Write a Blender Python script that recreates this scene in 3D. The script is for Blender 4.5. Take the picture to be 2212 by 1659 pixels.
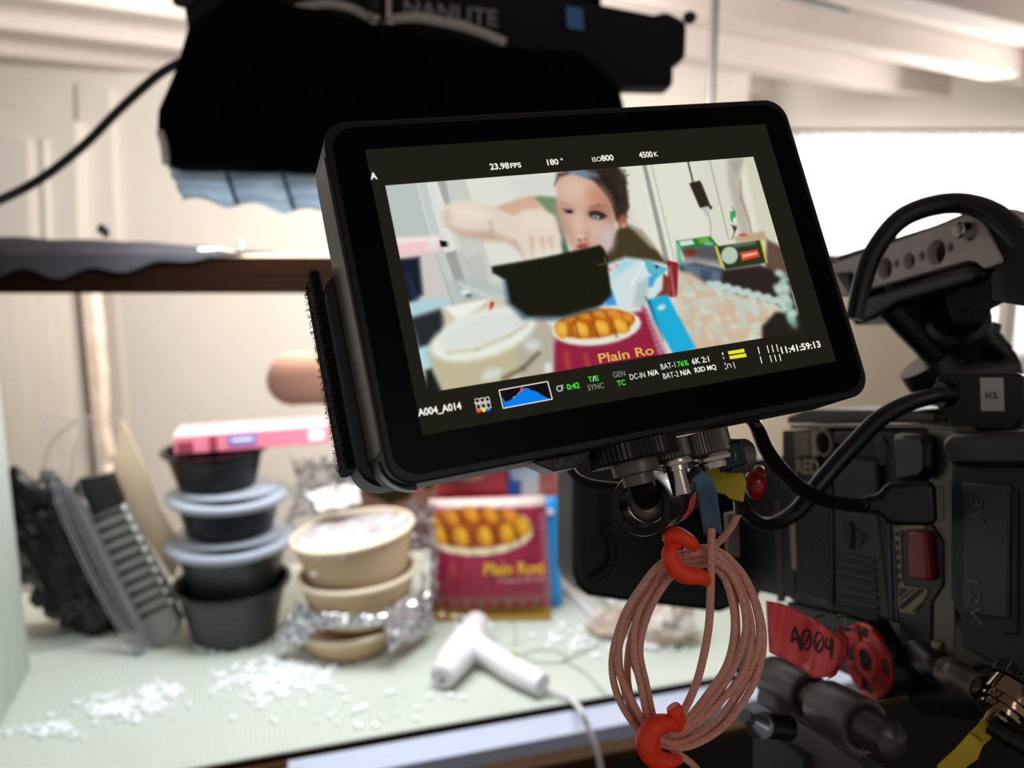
import bpy, math, random
import numpy as np
from mathutils import Vector, Matrix, Quaternion
random.seed(7)
for o in list(bpy.data.objects): bpy.data.objects.remove(o, do_unlink=True)
SC = bpy.context.scene; COL = SC.collection
V = Vector
# ------------------------------------------------------------------ camera
FP = 1740.0; CX, CY = 1106.0, 829.5; PITCH = math.radians(9.64)
CAM = V((0, 0, 1.40))
FW = V((0, math.cos(PITCH), -math.sin(PITCH))); UP = V((0, math.sin(PITCH), math.cos(PITCH))); RT = V((1, 0, 0))
cd = bpy.data.cameras.new('camera'); cam = bpy.data.objects.new('camera', cd); COL.objects.link(cam)
cam.location = CAM; cam.rotation_euler = (math.pi/2 - PITCH, 0, 0)
cd.sensor_width = 36; cd.lens = FP/2212*36; cd.clip_start = .01; cd.clip_end = 100
cd.dof.use_dof = True; cd.dof.focus_distance = .287; cd.dof.aperture_fstop = 8.2
SC.camera = cam
# ------------------------------------------------------------------ world, lights, exposure
w = bpy.data.worlds.new('world'); SC.world = w; w.use_nodes = True
w.node_tree.nodes['Background'].inputs[0].default_value = (1, .94, .92, 1)
w.node_tree.nodes['Background'].inputs[1].default_value = .27
SC.view_settings.view_transform = 'Standard'; SC.view_settings.look = 'None'
SC.view_settings.exposure = 0; SC.view_settings.gamma = 1; SC.view_settings.use_curve_mapping = False

def ray(px, py): return FW + RT*((px-CX)/FP) + UP*((CY-py)/FP)
def P(px, py, d): return CAM + ray(px, py)*d
def atY(px, py, Y): r = ray(px, py); return CAM + r*(Y/r.y)
def atZ(px, py, Z): r = ray(px, py); return CAM + r*((Z-CAM.z)/r.z)
def area(name, loc, target, sx, sy, power, col, spread=math.pi):
    l = bpy.data.lights.new(name, 'AREA'); l.shape = 'RECTANGLE'; l.size = sx; l.size_y = sy
    l.energy = power; l.color = col; l.spread = spread
    o = bpy.data.objects.new(name, l); COL.objects.link(o); o.location = loc
    o.rotation_euler = (V(target)-V(loc)).to_track_quat('-Z', 'Y').to_euler(); return o
TZ = 0.80                                    # table top height
SBX = P(800, 405, 1.00)                      # softbox mouth
area('softbox_lamp', (SBX.x, SBX.y, SBX.z+.03), (SBX.x+.05, SBX.y+.45, .55), .66, .34, 8.9, (.93, .97, 1))
WFP = P(950, 120, 1.45)
area('wall_fill', WFP, (-.7, 3.2, 1.15), .5, .3, 46, (1, .95, .905))  # added fill light, hidden behind the softbox, brightens the back wall
area('softbox_cloth_fill', (SBX.x-.02, .985, 1.50), (SBX.x-.02, .93, 1.2), .55, .05, 1.0, (.9, .96, 1))  # second light added inside the softbox to brighten its diffusion cloth
area('foreground_fill', (.6, -.9, 2.1), (.3, .6, 1.2), .5, .5, 2.0, (1, .9, .84))  # added unseen fill behind the camera for the foreground gear
area('daylight', (2.2, 3.05, 1.55), (.6, 1.0, 1.7), 1.2, .9, 34, (1, .96, .93))

# ------------------------------------------------------------------ materials
def lin(c):
    if isinstance(c, (int, float)): c = (c, c, c)
    return tuple((x/255/12.92 if x/255 <= .04045 else ((x/255+.055)/1.055)**2.4) for x in c)
MATS = {}
def mat(name, col, rough=.5, metal=0, emit=None, es=1, noise=None, bump=None, trans=0, spec=.5, sheen=0, wave=None, alpha=None, sss=0):
    if name in MATS: return MATS[name]
    m = bpy.data.materials.new(name); m.use_nodes = True; nt = m.node_tree; N = nt.nodes; L = nt.links
    b = N['Principled BSDF']; c = lin(col)+(1,)
    b.inputs['Base Color'].default_value = c; b.inputs['Roughness'].default_value = rough
    b.inputs['Metallic'].default_value = metal; b.inputs['Specular IOR Level'].default_value = spec
    b.inputs['Transmission Weight'].default_value = trans
    if sss: b.inputs['Subsurface Weight'].default_value = sss; b.inputs['Subsurface Scale'].default_value = .01
    if sheen: b.inputs['Sheen Weight'].default_value = sheen
    if alpha is not None: b.inputs['Alpha'].default_value = alpha
    if emit is not None: b.inputs['Emission Color'].default_value = lin(emit)+(1,); b.inputs['Emission Strength'].default_value = es
    tc = N.new('ShaderNodeTexCoord')
    if noise or wave:                        # (scale, colour2, stretch)
        sc, c2, st = noise or wave
        mp = N.new('ShaderNodeMapping'); mp.inputs['Scale'].default_value = st; L.new(tc.outputs['Object'], mp.inputs[0])
        if noise:
            t = N.new('ShaderNodeTexNoise'); t.inputs['Scale'].default_value = sc; t.inputs['Detail'].default_value = 5
        else:
            t = N.new('ShaderNodeTexWave'); t.inputs['Scale'].default_value = sc; t.inputs['Distortion'].default_value = 3
        L.new(mp.outputs[0], t.inputs['Vector'])
        r = N.new('ShaderNodeValToRGB'); r.color_ramp.elements[0].position = .3; r.color_ramp.elements[1].position = .7
        r.color_ramp.elements[0].color = c; r.color_ramp.elements[1].color = lin(c2)+(1,)
        L.new(t.outputs[0], r.inputs[0]); L.new(r.outputs[0], b.inputs['Base Color'])
    if bump:                                 # (scale, strength)
        t = N.new('ShaderNodeTexNoise'); t.inputs['Scale'].default_value = bump[0]; t.inputs['Detail'].default_value = 4
        L.new(tc.outputs['Object'], t.inputs['Vector'])
        bn = N.new('ShaderNodeBump'); bn.inputs['Strength'].default_value = bump[1]; bn.inputs['Distance'].default_value = .002
        L.new(t.outputs[0], bn.inputs['Height']); L.new(bn.outputs[0], b.inputs['Normal'])
    MATS[name] = m; return m
def vmat(name, emit=False, rough=.5):
    m = bpy.data.materials.new(name); m.use_nodes = True; nt = m.node_tree; N = nt.nodes; L = nt.links
    a = N.new('ShaderNodeAttribute'); a.attribute_name = 'Col'; b = N['Principled BSDF']
    if emit:
        b.inputs['Base Color'].default_value = (.004, .004, .004, 1); b.inputs['Roughness'].default_value = .35
        b.inputs['Specular IOR Level'].default_value = 0; b.inputs['Emission Strength'].default_value = 1; L.new(a.outputs[0], b.inputs['Emission Color'])
    else:
        b.inputs['Roughness'].default_value = rough; L.new(a.outputs[0], b.inputs['Base Color'])
    return m
def clear(name, tint=(235, 240, 245), gl=.25, rough=.08):
    m = bpy.data.materials.new(name); m.use_nodes = True; nt = m.node_tree; N = nt.nodes; L = nt.links
    t = N.new('ShaderNodeBsdfTransparent'); t.inputs[0].default_value = lin(tint)+(1,)
    g = N.new('ShaderNodeBsdfPrincipled'); g.inputs['Roughness'].default_value = rough; g.inputs['Base Color'].default_value = lin(tint)+(1,)
    lw = N.new('ShaderNodeLayerWeight'); lw.inputs[0].default_value = gl
    mx = N.new('ShaderNodeMixShader'); L.new(lw.outputs['Facing'], mx.inputs[0]); L.new(t.outputs[0], mx.inputs[1]); L.new(g.outputs[0], mx.inputs[2])
    L.new(mx.outputs[0], N['Material Output'].inputs[0]); return m
def glow(name, c, s=1):
    return mat(name, (0, 0, 0), emit=c, es=s, rough=.4, spec=0)

M_HOUS = mat('anodised_black', (13, 12, 15), .42, noise=(60, (16, 15, 18), (1, 1, 1)), spec=.3)
M_EDGE = mat('worn_aluminium_edge', (70, 60, 55), .35, .7, noise=(25, (115, 100, 90), (1, 1, .15)))
M_GLASS = mat('screen_glass', (5, 5, 7), .3, spec=.04)
M_BLK = mat('black_plastic', (14, 14, 17), .45)
M_BLKM = mat('black_metal', (34, 32, 33), .3, .6, bump=(300, .1))
M_FUZZ = mat('black_hook_tape', (6, 6, 7), 1, sheen=.2, spec=.1, bump=(900, .9))
M_RUB = mat('black_rubber', (13, 12, 14), .36)
M_CAMG = mat('camera_grey', (60, 62, 70), .5, noise=(400, (53, 55, 62), (1, 1, 1)), bump=(700, .12), spec=.3)
M_CAMD = mat('camera_dark', (36, 36, 41), .5, bump=(700, .12), spec=.3)
M_BATT = mat('battery_plastic', (50, 52, 58), .55, bump=(500, .15), spec=.3)
M_OLIVE = mat('bronze_grey_metal', (105, 98, 90), .4, .6)
M_STEEL = mat('nickel_steel', (190, 180, 170), .2, 1)
M_HAND = mat('handle_metal', (215, 200, 196), .5, 0, noise=(90, (200, 185, 181), (1, 1, 1)))
M_COP = mat('copper_braid', (250, 186, 164), .34, 0, noise=(1100, (226, 156, 134), (1, 1, 1)), bump=(1500, .6))
M_RED = mat('red_silicone', (255, 62, 20), .45)
M_RTAPE = mat('red_gaffer_tape', (250, 66, 68), .35, noise=(30, (255, 110, 110), (1, 1, 1)), bump=(60, .5))
M_YTAPE = mat('yellow_gaffer_tape', (205, 180, 20), .5, noise=(30, (185, 158, 18), (1, 1, 1)))
M_BTAPE = mat('blue_grey_tape', (82, 112, 136), .5, noise=(30, (70, 98, 122), (1, 1, 1)))
M_REDMET = mat('red_anodised', (225, 80, 74), .28, .55)
M_REDPL = mat('dark_red_plastic', (140, 25, 40), .4)
M_LABEL = mat('cream_print', (160, 145, 115), .6)
M_WLAB = mat('white_label', (195, 190, 188), .6)
M_INK = mat('black_ink', (22, 20, 22), .6)
M_WALL = mat('cream_wall_paint', (232, 226, 216), .8, noise=(1.5, (225, 218, 207), (1, 1, 1)))
M_TRIM = mat('white_trim_paint', (228, 222, 214), .6)
M_PANEL = mat('cream_board', (228, 219, 204), .7, noise=(9, (216, 205, 188), (4, 4, .25)))
M_CEIL = mat('ceiling_paint', (214, 203, 196), .85, noise=(2, (206, 196, 188), (1, 1, 1)))
M_FLOOR = mat('dark_floor', (26, 21, 19), .8)
M_SIDE = mat('pale_green_board', (190, 198, 188), .7, noise=(6, (180, 188, 178), (4, 4, .25)))
M_WOOD = mat('brown_wood', (78, 48, 27), .6, noise=(4, (62, 36, 19), (.4, 8, 8)), spec=.2)
M_WOODL = mat('pale_wood', (196, 160, 125), .6, noise=(4, (180, 142, 108), (.4, 8, 8)))
M_MAT = mat('ribbed_cream_mat', (204, 210, 200), .55, noise=(3, (194, 201, 188), (1, 1, 1)))
M_TAPE = mat('white_shelf_tape', (186, 194, 214), .4)
M_BLKB = mat('black_bowl_plastic', (6, 6, 8), .22, spec=.3)
M_BLKG = mat('dark_grey_bowl_plastic', (42, 44, 45), .35)
M_PAPER = mat('kraft_bowl_board', (212, 186, 150), .6, noise=(5, (202, 174, 138), (1, 1, 1)))
M_PAPRIM = mat('kraft_bowl_rim', (232, 216, 190), .6)
M_POW = mat('white_residue', (218, 214, 214), .7, noise=(40, (160, 150, 150), (1, 1, 1)), bump=(60, 1))
M_FOIL = mat('aluminium_foil', (215, 215, 220), .25, .85, bump=(80, 1))
M_CARD = mat('beige_cardboard', (224, 198, 168), .7, noise=(3, (214, 190, 160), (1, 1, 1)))
M_BAGB = mat('black_bin_bag', (12, 12, 14), .25, bump=(14, 1))
M_LID = clear('clear_lid', (205, 212, 222), .55, .12)
M_CLR = clear('clear_plastic', (242, 242, 240), .35, .15)
M_PINK = mat('pink_carton', (236, 140, 160), .5, noise=(12, (228, 120, 145), (1, 1, 1)))
M_PINKT = mat('pale_pink_carton', (245, 215, 215), .5)
M_WPL = mat('white_plastic', (226, 222, 226), .35)
M_CRUMB = mat('white_foam', (240, 244, 246), .8)
M_SKIN = mat('skin', (222, 170, 148), .5, sss=.1)
M_SHIRT = mat('olive_shirt', (92, 84, 48), .9, noise=(10, (66, 60, 34), (1, 1, 1)))
M_HAIR = mat('dark_hair', (38, 28, 24), .5)
M_FAB = mat('black_fabric', (5, 5, 6), .95, spec=.1)
M_FABG = mat('charcoal_fabric', (38, 37, 40), .9, spec=.2, bump=(20, .4))
M_CLOTH = mat('grey_black_cloth', (52, 49, 56), .8, noise=(5, (34, 32, 37), (1, 1, 1)))
def sheer(name, c1, c2, f):
    m = bpy.data.materials.new(name); m.use_nodes = True; nt = m.node_tree; N = nt.nodes; L = nt.links
    d = N['Principled BSDF']; d.inputs['Roughness'].default_value = .8; t = N.new('ShaderNodeBsdfTranslucent'); x = N.new('ShaderNodeMixShader'); x.inputs[0].default_value = f
    n = N.new('ShaderNodeTexNoise'); n.inputs['Scale'].default_value = 12; q = N.new('ShaderNodeMix'); q.data_type = 'RGBA'; q.inputs[6].default_value = lin(c1)+(1,); q.inputs[7].default_value = lin(c2)+(1,)
    L.new(n.outputs[0], q.inputs[0]); L.new(q.outputs[2], d.inputs['Base Color']); L.new(q.outputs[2], t.inputs[0]); L.new(d.outputs[0], x.inputs[1]); L.new(t.outputs[0], x.inputs[2]); L.new(x.outputs[0], N['Material Output'].inputs[0]); return m
M_DIFF = sheer('diffusion_cloth', (228, 238, 246), (196, 212, 224), .6)
M_CURT = sheer('sheer_curtain', (252, 252, 252), (244, 244, 244), .6)
M_PANE = glow('daylit_window', (255, 252, 248), 5)
M_BLUET = mat('blue_tape', (70, 130, 190), .6)
M_LOGO = mat('grey_logo_print', (150, 148, 155), .6)
M_GREYP = mat('grey_pole', (120, 118, 118), .35, .6)
M_BRASS = mat('brass', (225, 200, 120), .3, .8)

# ------------------------------------------------------------------ mesh builder
class MB:
    def __init__(s): s.v = []; s.f = []; s.m = []; s.mi = 0; s.col = None
    def add(s, vs, fs):
        n = len(s.v); s.v += [V(q) for q in vs]
        for f in fs: s.f.append([i+n for i in f]); s.m.append(s.mi)
        return s
    def prism(s, pts, vec):
        pts = [V(p) for p in pts]; n = len(pts); vec = V(vec)
        fs = [list(range(n)), list(range(2*n-1, n-1, -1))]
        fs += [[i, i+n, (i+1) % n+n, (i+1) % n] for i in range(n)]
        return s.add(pts+[p+vec for p in pts], fs)
    def box(s, c, ax, ay, az):               # half-extent vectors
        c = V(c); ax, ay, az = V(ax), V(ay), V(az)
        return s.prism([c-ax-ay-az, c+ax-ay-az, c+ax+ay-az, c-ax+ay-az], az*2)
    def bx(s, x0, x1, y0, y1, z0, z1):
        return s.box(((x0+x1)/2, (y0+y1)/2, (z0+z1)/2), ((x1-x0)/2, 0, 0), (0, (y1-y0)/2, 0), (0, 0, (z1-z0)/2))
    def tube(s, pts, r, seg=12, flat=1, closed=False, smooth=6):
        pts = [V(p) for p in pts]
        if smooth > 1: pts = spline(pts, smooth, closed)
        n = len(pts); rs = r if isinstance(r, (list, tuple)) else [r]*n
        if len(rs) != n: rs = list(np.interp(np.linspace(0, 1, n), np.linspace(0, 1, len(rs)), rs))
        t0 = (pts[1]-pts[0]).normalized(); a = t0.orthogonal().normalized(); vs = []; pt = t0
        for i, p in enumerate(pts):
            if closed: t = (pts[(i+1) % n]-pts[i-1]).normalized()
            else: t = (pts[min(i+1, n-1)]-pts[max(i-1, 0)]).normalized()
            a = (pt.rotation_difference(t) @ a); a = (a - t*a.dot(t)).normalized(); b = t.cross(a); pt = t
            for k in range(seg):
                q = 2*math.pi*k/seg; vs.append(p + (a*math.cos(q)+b*math.sin(q)*flat)*rs[i])
        fs = []
        for i in range(n if closed else n-1):
            j = (i+1) % n
            for k in range(seg): fs.append([i*seg+k, i*seg+(k+1) % seg, j*seg+(k+1) % seg, j*seg+k])
        if not closed: fs += [list(range(seg))[::-1], [(n-1)*seg+k for k in range(seg)]]
        return s.add(vs, fs)
    def lathe(s, o, axis, prof, seg=40, cap=True, knurl=0):
        o = V(o); ax = V(axis).normalized(); a = ax.orthogonal().normalized(); b = ax.cross(a); vs = []
        for r, h in prof:
            for k in range(seg):
                q = 2*math.pi*k/seg; rr = r*(1-knurl*(k % 2)) if knurl else r
                vs.append(o+ax*h+(a*math.cos(q)+b*math.sin(q))*rr)
        fs = [[i*seg+k, i*seg+(k+1) % seg, (i+1)*seg+(k+1) % seg, (i+1)*seg+k] for i in range(len(prof)-1) for k in range(seg)]
        if cap:
            if prof[0][0] > 1e-5: fs.append(list(range(seg))[::-1])
            if prof[-1][0] > 1e-5: fs.append([(len(prof)-1)*seg+k for k in range(seg)])
        return s.add(vs, fs)
    def ell(s, c, ax, ay, az, nu=20, nv=12):
        c = V(c); ax, ay, az = V(ax), V(ay), V(az); vs = []
        for i in range(nv+1):
            th = math.pi*i/nv
            for k in range(nu):
                q = 2*math.pi*k/nu; vs.append(c+ax*math.sin(th)*math.cos(q)+ay*math.sin(th)*math.sin(q)+az*math.cos(th))
        return s.add(vs, [[i*nu+k, i*nu+(k+1) % nu, (i+1)*nu+(k+1) % nu, (i+1)*nu+k] for i in range(nv) for k in range(nu)])
    def grid(s, fn, nu, nv):
        vs = [fn(i/nu, j/nv) for j in range(nv+1) for i in range(nu+1)]
        return s.add(vs, [[j*(nu+1)+i, j*(nu+1)+i+1, (j+1)*(nu+1)+i+1, (j+1)*(nu+1)+i] for j in range(nv) for i in range(nu)])
def spline(pts, k, closed=False):
    n = len(pts); out = []
    if n < 3 and not closed: return [pts[0].lerp(pts[1], i/k) for i in range(k+1)]
    for i in range(n if closed else n-1):
        p0 = pts[(i-1) % n] if closed or i else pts[0]*2-pts[1]
        p1, p2 = pts[i], pts[(i+1) % n]
        p3 = pts[(i+2) % n] if closed or i+2 < n else pts[-1]*2-pts[-2]
        for j in range(k):
            t = j/k; out.append(.5*((2*p1)+(p2-p0)*t+(2*p0-5*p1+4*p2-p3)*t*t+(3*p1-p0-3*p2+p3)*t**3))
    if not closed: out.append(pts[-1])
    return out
def wloc(o):
    l = V((0, 0, 0))
    while o: l += o.location; o = o.parent
    return l
def ob(name, mb, m, parent=None, bevel=0, seg=2, ang=35, thick=0, label=None):
    c = V((0, 0, 0))
    for q in mb.v: c += q
    c /= max(1, len(mb.v))
    me = bpy.data.meshes.new(name); me.from_pydata([q-c for q in mb.v], [], mb.f)
    for mm in (m if isinstance(m, (list, tuple)) else [m]): me.materials.append(mm)
    me.polygons.foreach_set('material_index', mb.m)
    me.validate(); me.shade_smooth(); me.set_sharp_from_angle(angle=math.radians(ang)); me.update()
    o = bpy.data.objects.new(name, me); COL.objects.link(o)
    if parent: o.parent = parent; o.location = c-wloc(parent)
    else: o.location = c
    if thick: md = o.modifiers.new('solid', 'SOLIDIFY'); md.thickness = thick; md.offset = 0
    if bevel:
        md = o.modifiers.new('bevel', 'BEVEL'); md.width = bevel; md.segments = seg; md.limit_method = 'ANGLE'; md.angle_limit = math.radians(40); md.harden_normals = False
    if label: o['label'] = label
    return o
def thing(name, loc, label, cat, group=None):
    o = bpy.data.objects.new(name, None); COL.objects.link(o); o.location = V(loc); o.empty_display_size = .02
    return tag(o, label, cat, group)
def tag(o, label, cat, group=None, kind=None):
    o['label'] = label; o['category'] = cat
    if group: o['group'] = group
    if kind: o['kind'] = kind
    return o
def struct(name, mb, m, bevel=0, parent=None, **k):
    o = ob(name, mb, m, parent, bevel, **k)
    if not parent: o['kind'] = 'structure'
    return o
def add_text(mb, s, org, xd, yd, h=None, width=None, bold=.0, centre=True, ext=0):
    cu = bpy.data.curves.new('t', 'FONT'); cu.body = s; cu.offset = bold; cu.resolution_u = 3
    t = bpy.data.objects.new('t', cu); COL.objects.link(t)
    bpy.context.view_layer.update()
    me = t.evaluated_get(bpy.context.evaluated_depsgraph_get()).to_mesh()
    vs = [v.co.copy() for v in me.vertices]; fs = [list(p.vertices) for p in me.polygons]
    bpy.data.objects.remove(t, do_unlink=True)
    x0 = min(q.x for q in vs); x1 = max(q.x for q in vs); y0 = min(q.y for q in vs); y1 = max(q.y for q in vs)
    sy = (h/(y1-y0)) if h else width/(x1-x0); sx = (width/(x1-x0)) if width else sy
    cxx = (x0+x1)/2 if centre else x0; cyy = (y0+y1)/2
    xd = V(xd).normalized(); yd = V(yd).normalized()
    mb.add([V(org)+xd*(q.x-cxx)*sx+yd*(q.y-cyy)*sy for q in vs], fs)
class Plane:
    def __init__(s, o, n): s.o = V(o); s.n = V(n).normalized()          # n points to the viewer's side
    def hit(s, px, py, off=0):
        r = ray(px, py); o = s.o+s.n*off; return CAM+r*((o-CAM).dot(s.n)/r.dot(s.n))
    def slab(s, mb, pts, front, back): return mb.prism([s.hit(x, y, front) for x, y in pts], s.n*(back-front))
# --------------------------------------------------------- painter: colours laid on a fine grid of vertices
class Canvas:
    def __init__(s, w, h, base, conv=None):
        s.w, s.h = w, h; s.a = np.zeros((h, w, 3)); s.a[:] = base; s.conv = conv or (lambda x, y: (x, y)); s.soft = conv is not None
    def pts(s, p): return np.array([s.conv(*q) for q in p], float)
    def _mix(s, x0, y0, al, c):
        sub = s.a[y0:y0+al.shape[0], x0:x0+al.shape[1]]; sub += (np.array(c, float)-sub)*al[..., None]
    def poly(s, p, c, blur=1.2, op=1.):
        blur = blur*1.7 if (s.soft and blur >= 1.8) else blur
        q = s.pts(p); m = blur*2+2
        x0 = int(max(0, q[:, 0].min()-m)); x1 = int(min(s.w, q[:, 0].max()+m+1)); y0 = int(max(0, q[:, 1].min()-m)); y1 = int(min(s.h, q[:, 1].max()+m+1))
        if x1 <= x0 or y1 <= y0: return
        X, Y = np.meshgrid(np.arange(x0, x1)+.5, np.arange(y0, y1)+.5); d = np.full(X.shape, 1e9); ins = np.zeros(X.shape, bool)
        for i in range(len(q)):
            ax, ay = q[i]; bx, by = q[(i+1) % len(q)]; ex, ey = bx-ax, by-ay
            t = np.clip(((X-ax)*ex+(Y-ay)*ey)/(ex*ex+ey*ey+1e-9), 0, 1)
            d = np.minimum(d, np.hypot(X-ax-t*ex, Y-ay-t*ey))
            if ey: ins ^= ((ay > Y) != (by > Y)) & (X < (bx-ax)*(Y-ay)/ey+ax)
        sd = np.where(ins, d, -d); t = np.clip(sd/(2*blur)+.5, 0, 1); s._mix(x0, y0, t*t*(3-2*t)*op, c)
    def ell(s, c0, rx, ry, c, blur=1.5, rot=0, op=1.):
        n = 22; r = math.radians(rot)
        s.poly([(c0[0]+rx*math.cos(k*6.2832/n)*math.cos(r)-ry*math.sin(k*6.2832/n)*math.sin(r),
                 c0[1]+rx*math.cos(k*6.2832/n)*math.sin(r)+ry*math.sin(k*6.2832/n)*math.cos(r)) for k in range(n)], c, blur, op)
    def line(s, p, wd, c, blur=.6, op=1.):
        for (ax, ay), (bx, by) in zip(p[:-1], p[1:]):
            l = math.hypot(bx-ax, by-ay)+1e-6; nx, ny = -(by-ay)/l*wd/2, (bx-ax)/l*wd/2
            s.poly([(ax+nx, ay+ny), (bx+nx, by+ny), (bx-nx, by-ny), (ax-nx, ay-ny)], c, blur, op)
    def mesh(s, name, fn, m, parent=None, thick=0):
        H, W = s.h, s.w; u, v = np.meshgrid((np.arange(W))/(W-1), (np.arange(H))/(H-1))
        co = np.array(fn(u, v), float).reshape(3, -1).T; cen = co.mean(0)
        i = np.arange((H-1)*(W-1)); r, c = i//(W-1), i % (W-1); a = r*W+c
        fa = np.stack([a, a+W, a+W+1, a+1], 1).astype(np.int32)
        me = bpy.data.meshes.new(name); me.vertices.add(len(co)); me.vertices.foreach_set('co', (co-cen).ravel())
        me.loops.add(fa.size); me.loops.foreach_set('vertex_index', fa.ravel()); me.polygons.add(len(fa))
        me.polygons.foreach_set('loop_start', np.arange(len(fa), dtype=np.int32)*4)
        me.update(calc_edges=True); me.materials.append(m)
        x = np.clip(s.a/255, 0, 1); lc = np.where(x <= .04045, x/12.92, ((x+.055)/1.055)**2.4)
        at = me.color_attributes.new('Col', 'FLOAT_COLOR', 'POINT')
        at.data.foreach_set('color', np.concatenate([lc.reshape(-1, 3), np.ones((H*W, 1))], 1).ravel())
        me.shade_smooth(); o = bpy.data.objects.new(name, me); COL.objects.link(o)
        if parent: o.parent = parent; o.location = V(cen)-wloc(parent)
        else: o.location = V(cen)
        if thick: md = o.modifiers.new('solid', 'SOLIDIFY'); md.thickness = thick; md.offset = -1
        return o
def bag(mb, quad, puff, nu=14, nv=14, crinkle=.0, seed=1):
    """pillow: quad of world points TL TR BR BL, puffed along its normal both ways"""
    rnd = random.Random(seed); q = [V(x) for x in quad]; n = (q[1]-q[0]).cross(q[3]-q[0]).normalized()
    for sg in (1, -1):
        def fn(u, v):
            p = q[0].lerp(q[1], u).lerp(q[3].lerp(q[2], u), v)
            e = max(0, min(1, 4*u*(1-u)))**.5*max(0, min(1, 4*v*(1-v)))**.5
            return p+n*sg*puff*e+V((rnd.uniform(-1, 1), rnd.uniform(-1, 1), rnd.uniform(-1, 1)))*crinkle*e
        mb.grid(fn, nu, nv)
#@@SETTING
# ------------------------------------------------------------------ setting
WY = 3.2; CZ = 2.15
m = MB(); m.bx(-4, 5, -1.2, 6, -.1, 0); struct('floor', m, M_FLOOR)
m = MB(); m.bx(-4, 5, -1.2, 6.2, CZ, CZ+.1); struct('ceiling', m, M_CEIL)
m = MB(); m.bx(-4, .9, WY, WY+.1, 0, CZ); struct('wall_back', m, M_WALL)
jd = V((math.sin(math.radians(59.4)), math.cos(math.radians(59.4)), 0)); jn = V((-jd.y, jd.x, 0))
for k in range(9):                                                   # ceiling joists
    c = V((.6, 1.6+k*.46, CZ-.05)); m = MB(); m.box(c, jd*4.5, jn*.055, V((0, 0, .05)))
    struct('trim_%d' % (k+1), m, M_CEIL, .006)
def yslab(mb, pts, Y, th): mb.prism([atY(x, y, Y) for x, y in pts], (0, th, 0))
# left door with frame, high up behind the shelf
m = MB(); yslab(m, [(-90, 205), (165, 262), (172, 620), (-90, 620)], WY-.09, .08); struct('trim_10', m, M_TRIM, .004)
m = MB(); yslab(m, [(-90, 262), (62, 300), (72, 620), (-90, 620)], WY-.12, .05); dr = struct('door_1', m, M_TRIM, .006)
m = MB(); yslab(m, [(88, 300), (96, 300), (106, 620), (98, 620)], WY-.11, .03); struct('trim_11', m, M_TRIM, .002)
m = MB(); yslab(m, [(165, 180), (236, 190), (256, 620), (176, 620)], WY-.03, .03); struct('trim_12', m, M_WALL, .002)
# cream board and worn post behind the table, left
a = atY(20, 640, 2.3); b = atY(196, 640, 2.3)
m = MB(); m.bx(a.x-.5, b.x, 2.3, 2.34, 0, atY(100, 600, 2.3).z); struct('wall_left', m, M_PANEL, .003)
m = MB(); rr = random.Random(3); z = 0
zt = atY(100, 600, 2.3).z; pts = []
while z < zt:
    pts.append((b.x+rr.uniform(.008, .026), z)); z += rr.uniform(.02, .06)
m.prism([V((x, 2.27, zz)) for x, zz in pts]+[V((b.x-.012, 2.27, zt)), V((b.x-.012, 2.27, 0))], (0, .05, 0)); struct('trim_13', m, mat('flaking_paint', (226, 214, 204), .8, noise=(12, (196, 170, 140), (1, 1, 1))), .002)
a = atY(262, 800, 2.9)
m = MB(); m.bx(b.x-.3, a.x, 2.9, 2.94, 0, zt+.1); struct('trim_14', m, mat('grey_cream_board', (196, 186, 174), .8), .003)
# right: window wall, curtain
RY = 3.7
x0 = atY(1700, 400, RY).x; x1 = atY(2330, 400, RY).x; zt = atY(1900, 304, RY).z; zb = .95
m = MB(); m.bx(.8, x0, RY, RY+.1, 0, CZ); m.bx(x1, 5, RY, RY+.1, 0, CZ); m.bx(x0, x1, RY, RY+.1, zt, CZ); m.bx(x0, x1, RY, RY+.1, 0, zb)
struct('wall_right', m, M_WALL)
m = MB(); m.bx(x0, x1, RY+.06, RY+.07, zb, zt); wn = struct('window_1', m, M_PANE)
m = MB()
for fx in (x0, (x0+x1)/2-.02, x1-.04): m.bx(fx, fx+.04, RY+.0, RY+.05, zb, zt)
struct('window_frame', m, M_TRIM, .004, wn)
ct = thing('curtain', (x0, RY-.12, zb), 'white gathered sheer curtain hanging across the bright window', 'curtain')
def cf(u, v):
    x = x0-.06+u*(x1-x0+.1); t = .018*math.sin(u*150)+.008*math.sin(u*61+1); return V((x, RY-.1+t, zt+.02-(zt-zb+.05)*v+.004*math.sin(u*150)*(v < .1)))
m = MB(); m.grid(cf, 260, 6); ob('curtain_cloth', m, M_CURT, ct)
m = MB(); m.tube([V((x0-.15, RY-.1, zt+.03)), V((x1+.1, RY-.1, zt+.03))], .008); ob('curtain_rod', m, M_GREYP, ct)
# low partition in front of the window
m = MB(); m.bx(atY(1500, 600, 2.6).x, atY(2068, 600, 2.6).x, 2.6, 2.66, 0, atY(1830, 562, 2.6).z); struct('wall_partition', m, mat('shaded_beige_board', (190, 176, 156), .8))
m = MB(); a = atY(1500, 558, 2.56); b = atY(2068, 558, 2.56); m.bx(a.x, b.x, 2.55, 2.7, a.z-.03, a.z+.012); struct('trim_15', m, mat('dark_ledge', (60, 48, 42), .6), .003)
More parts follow.
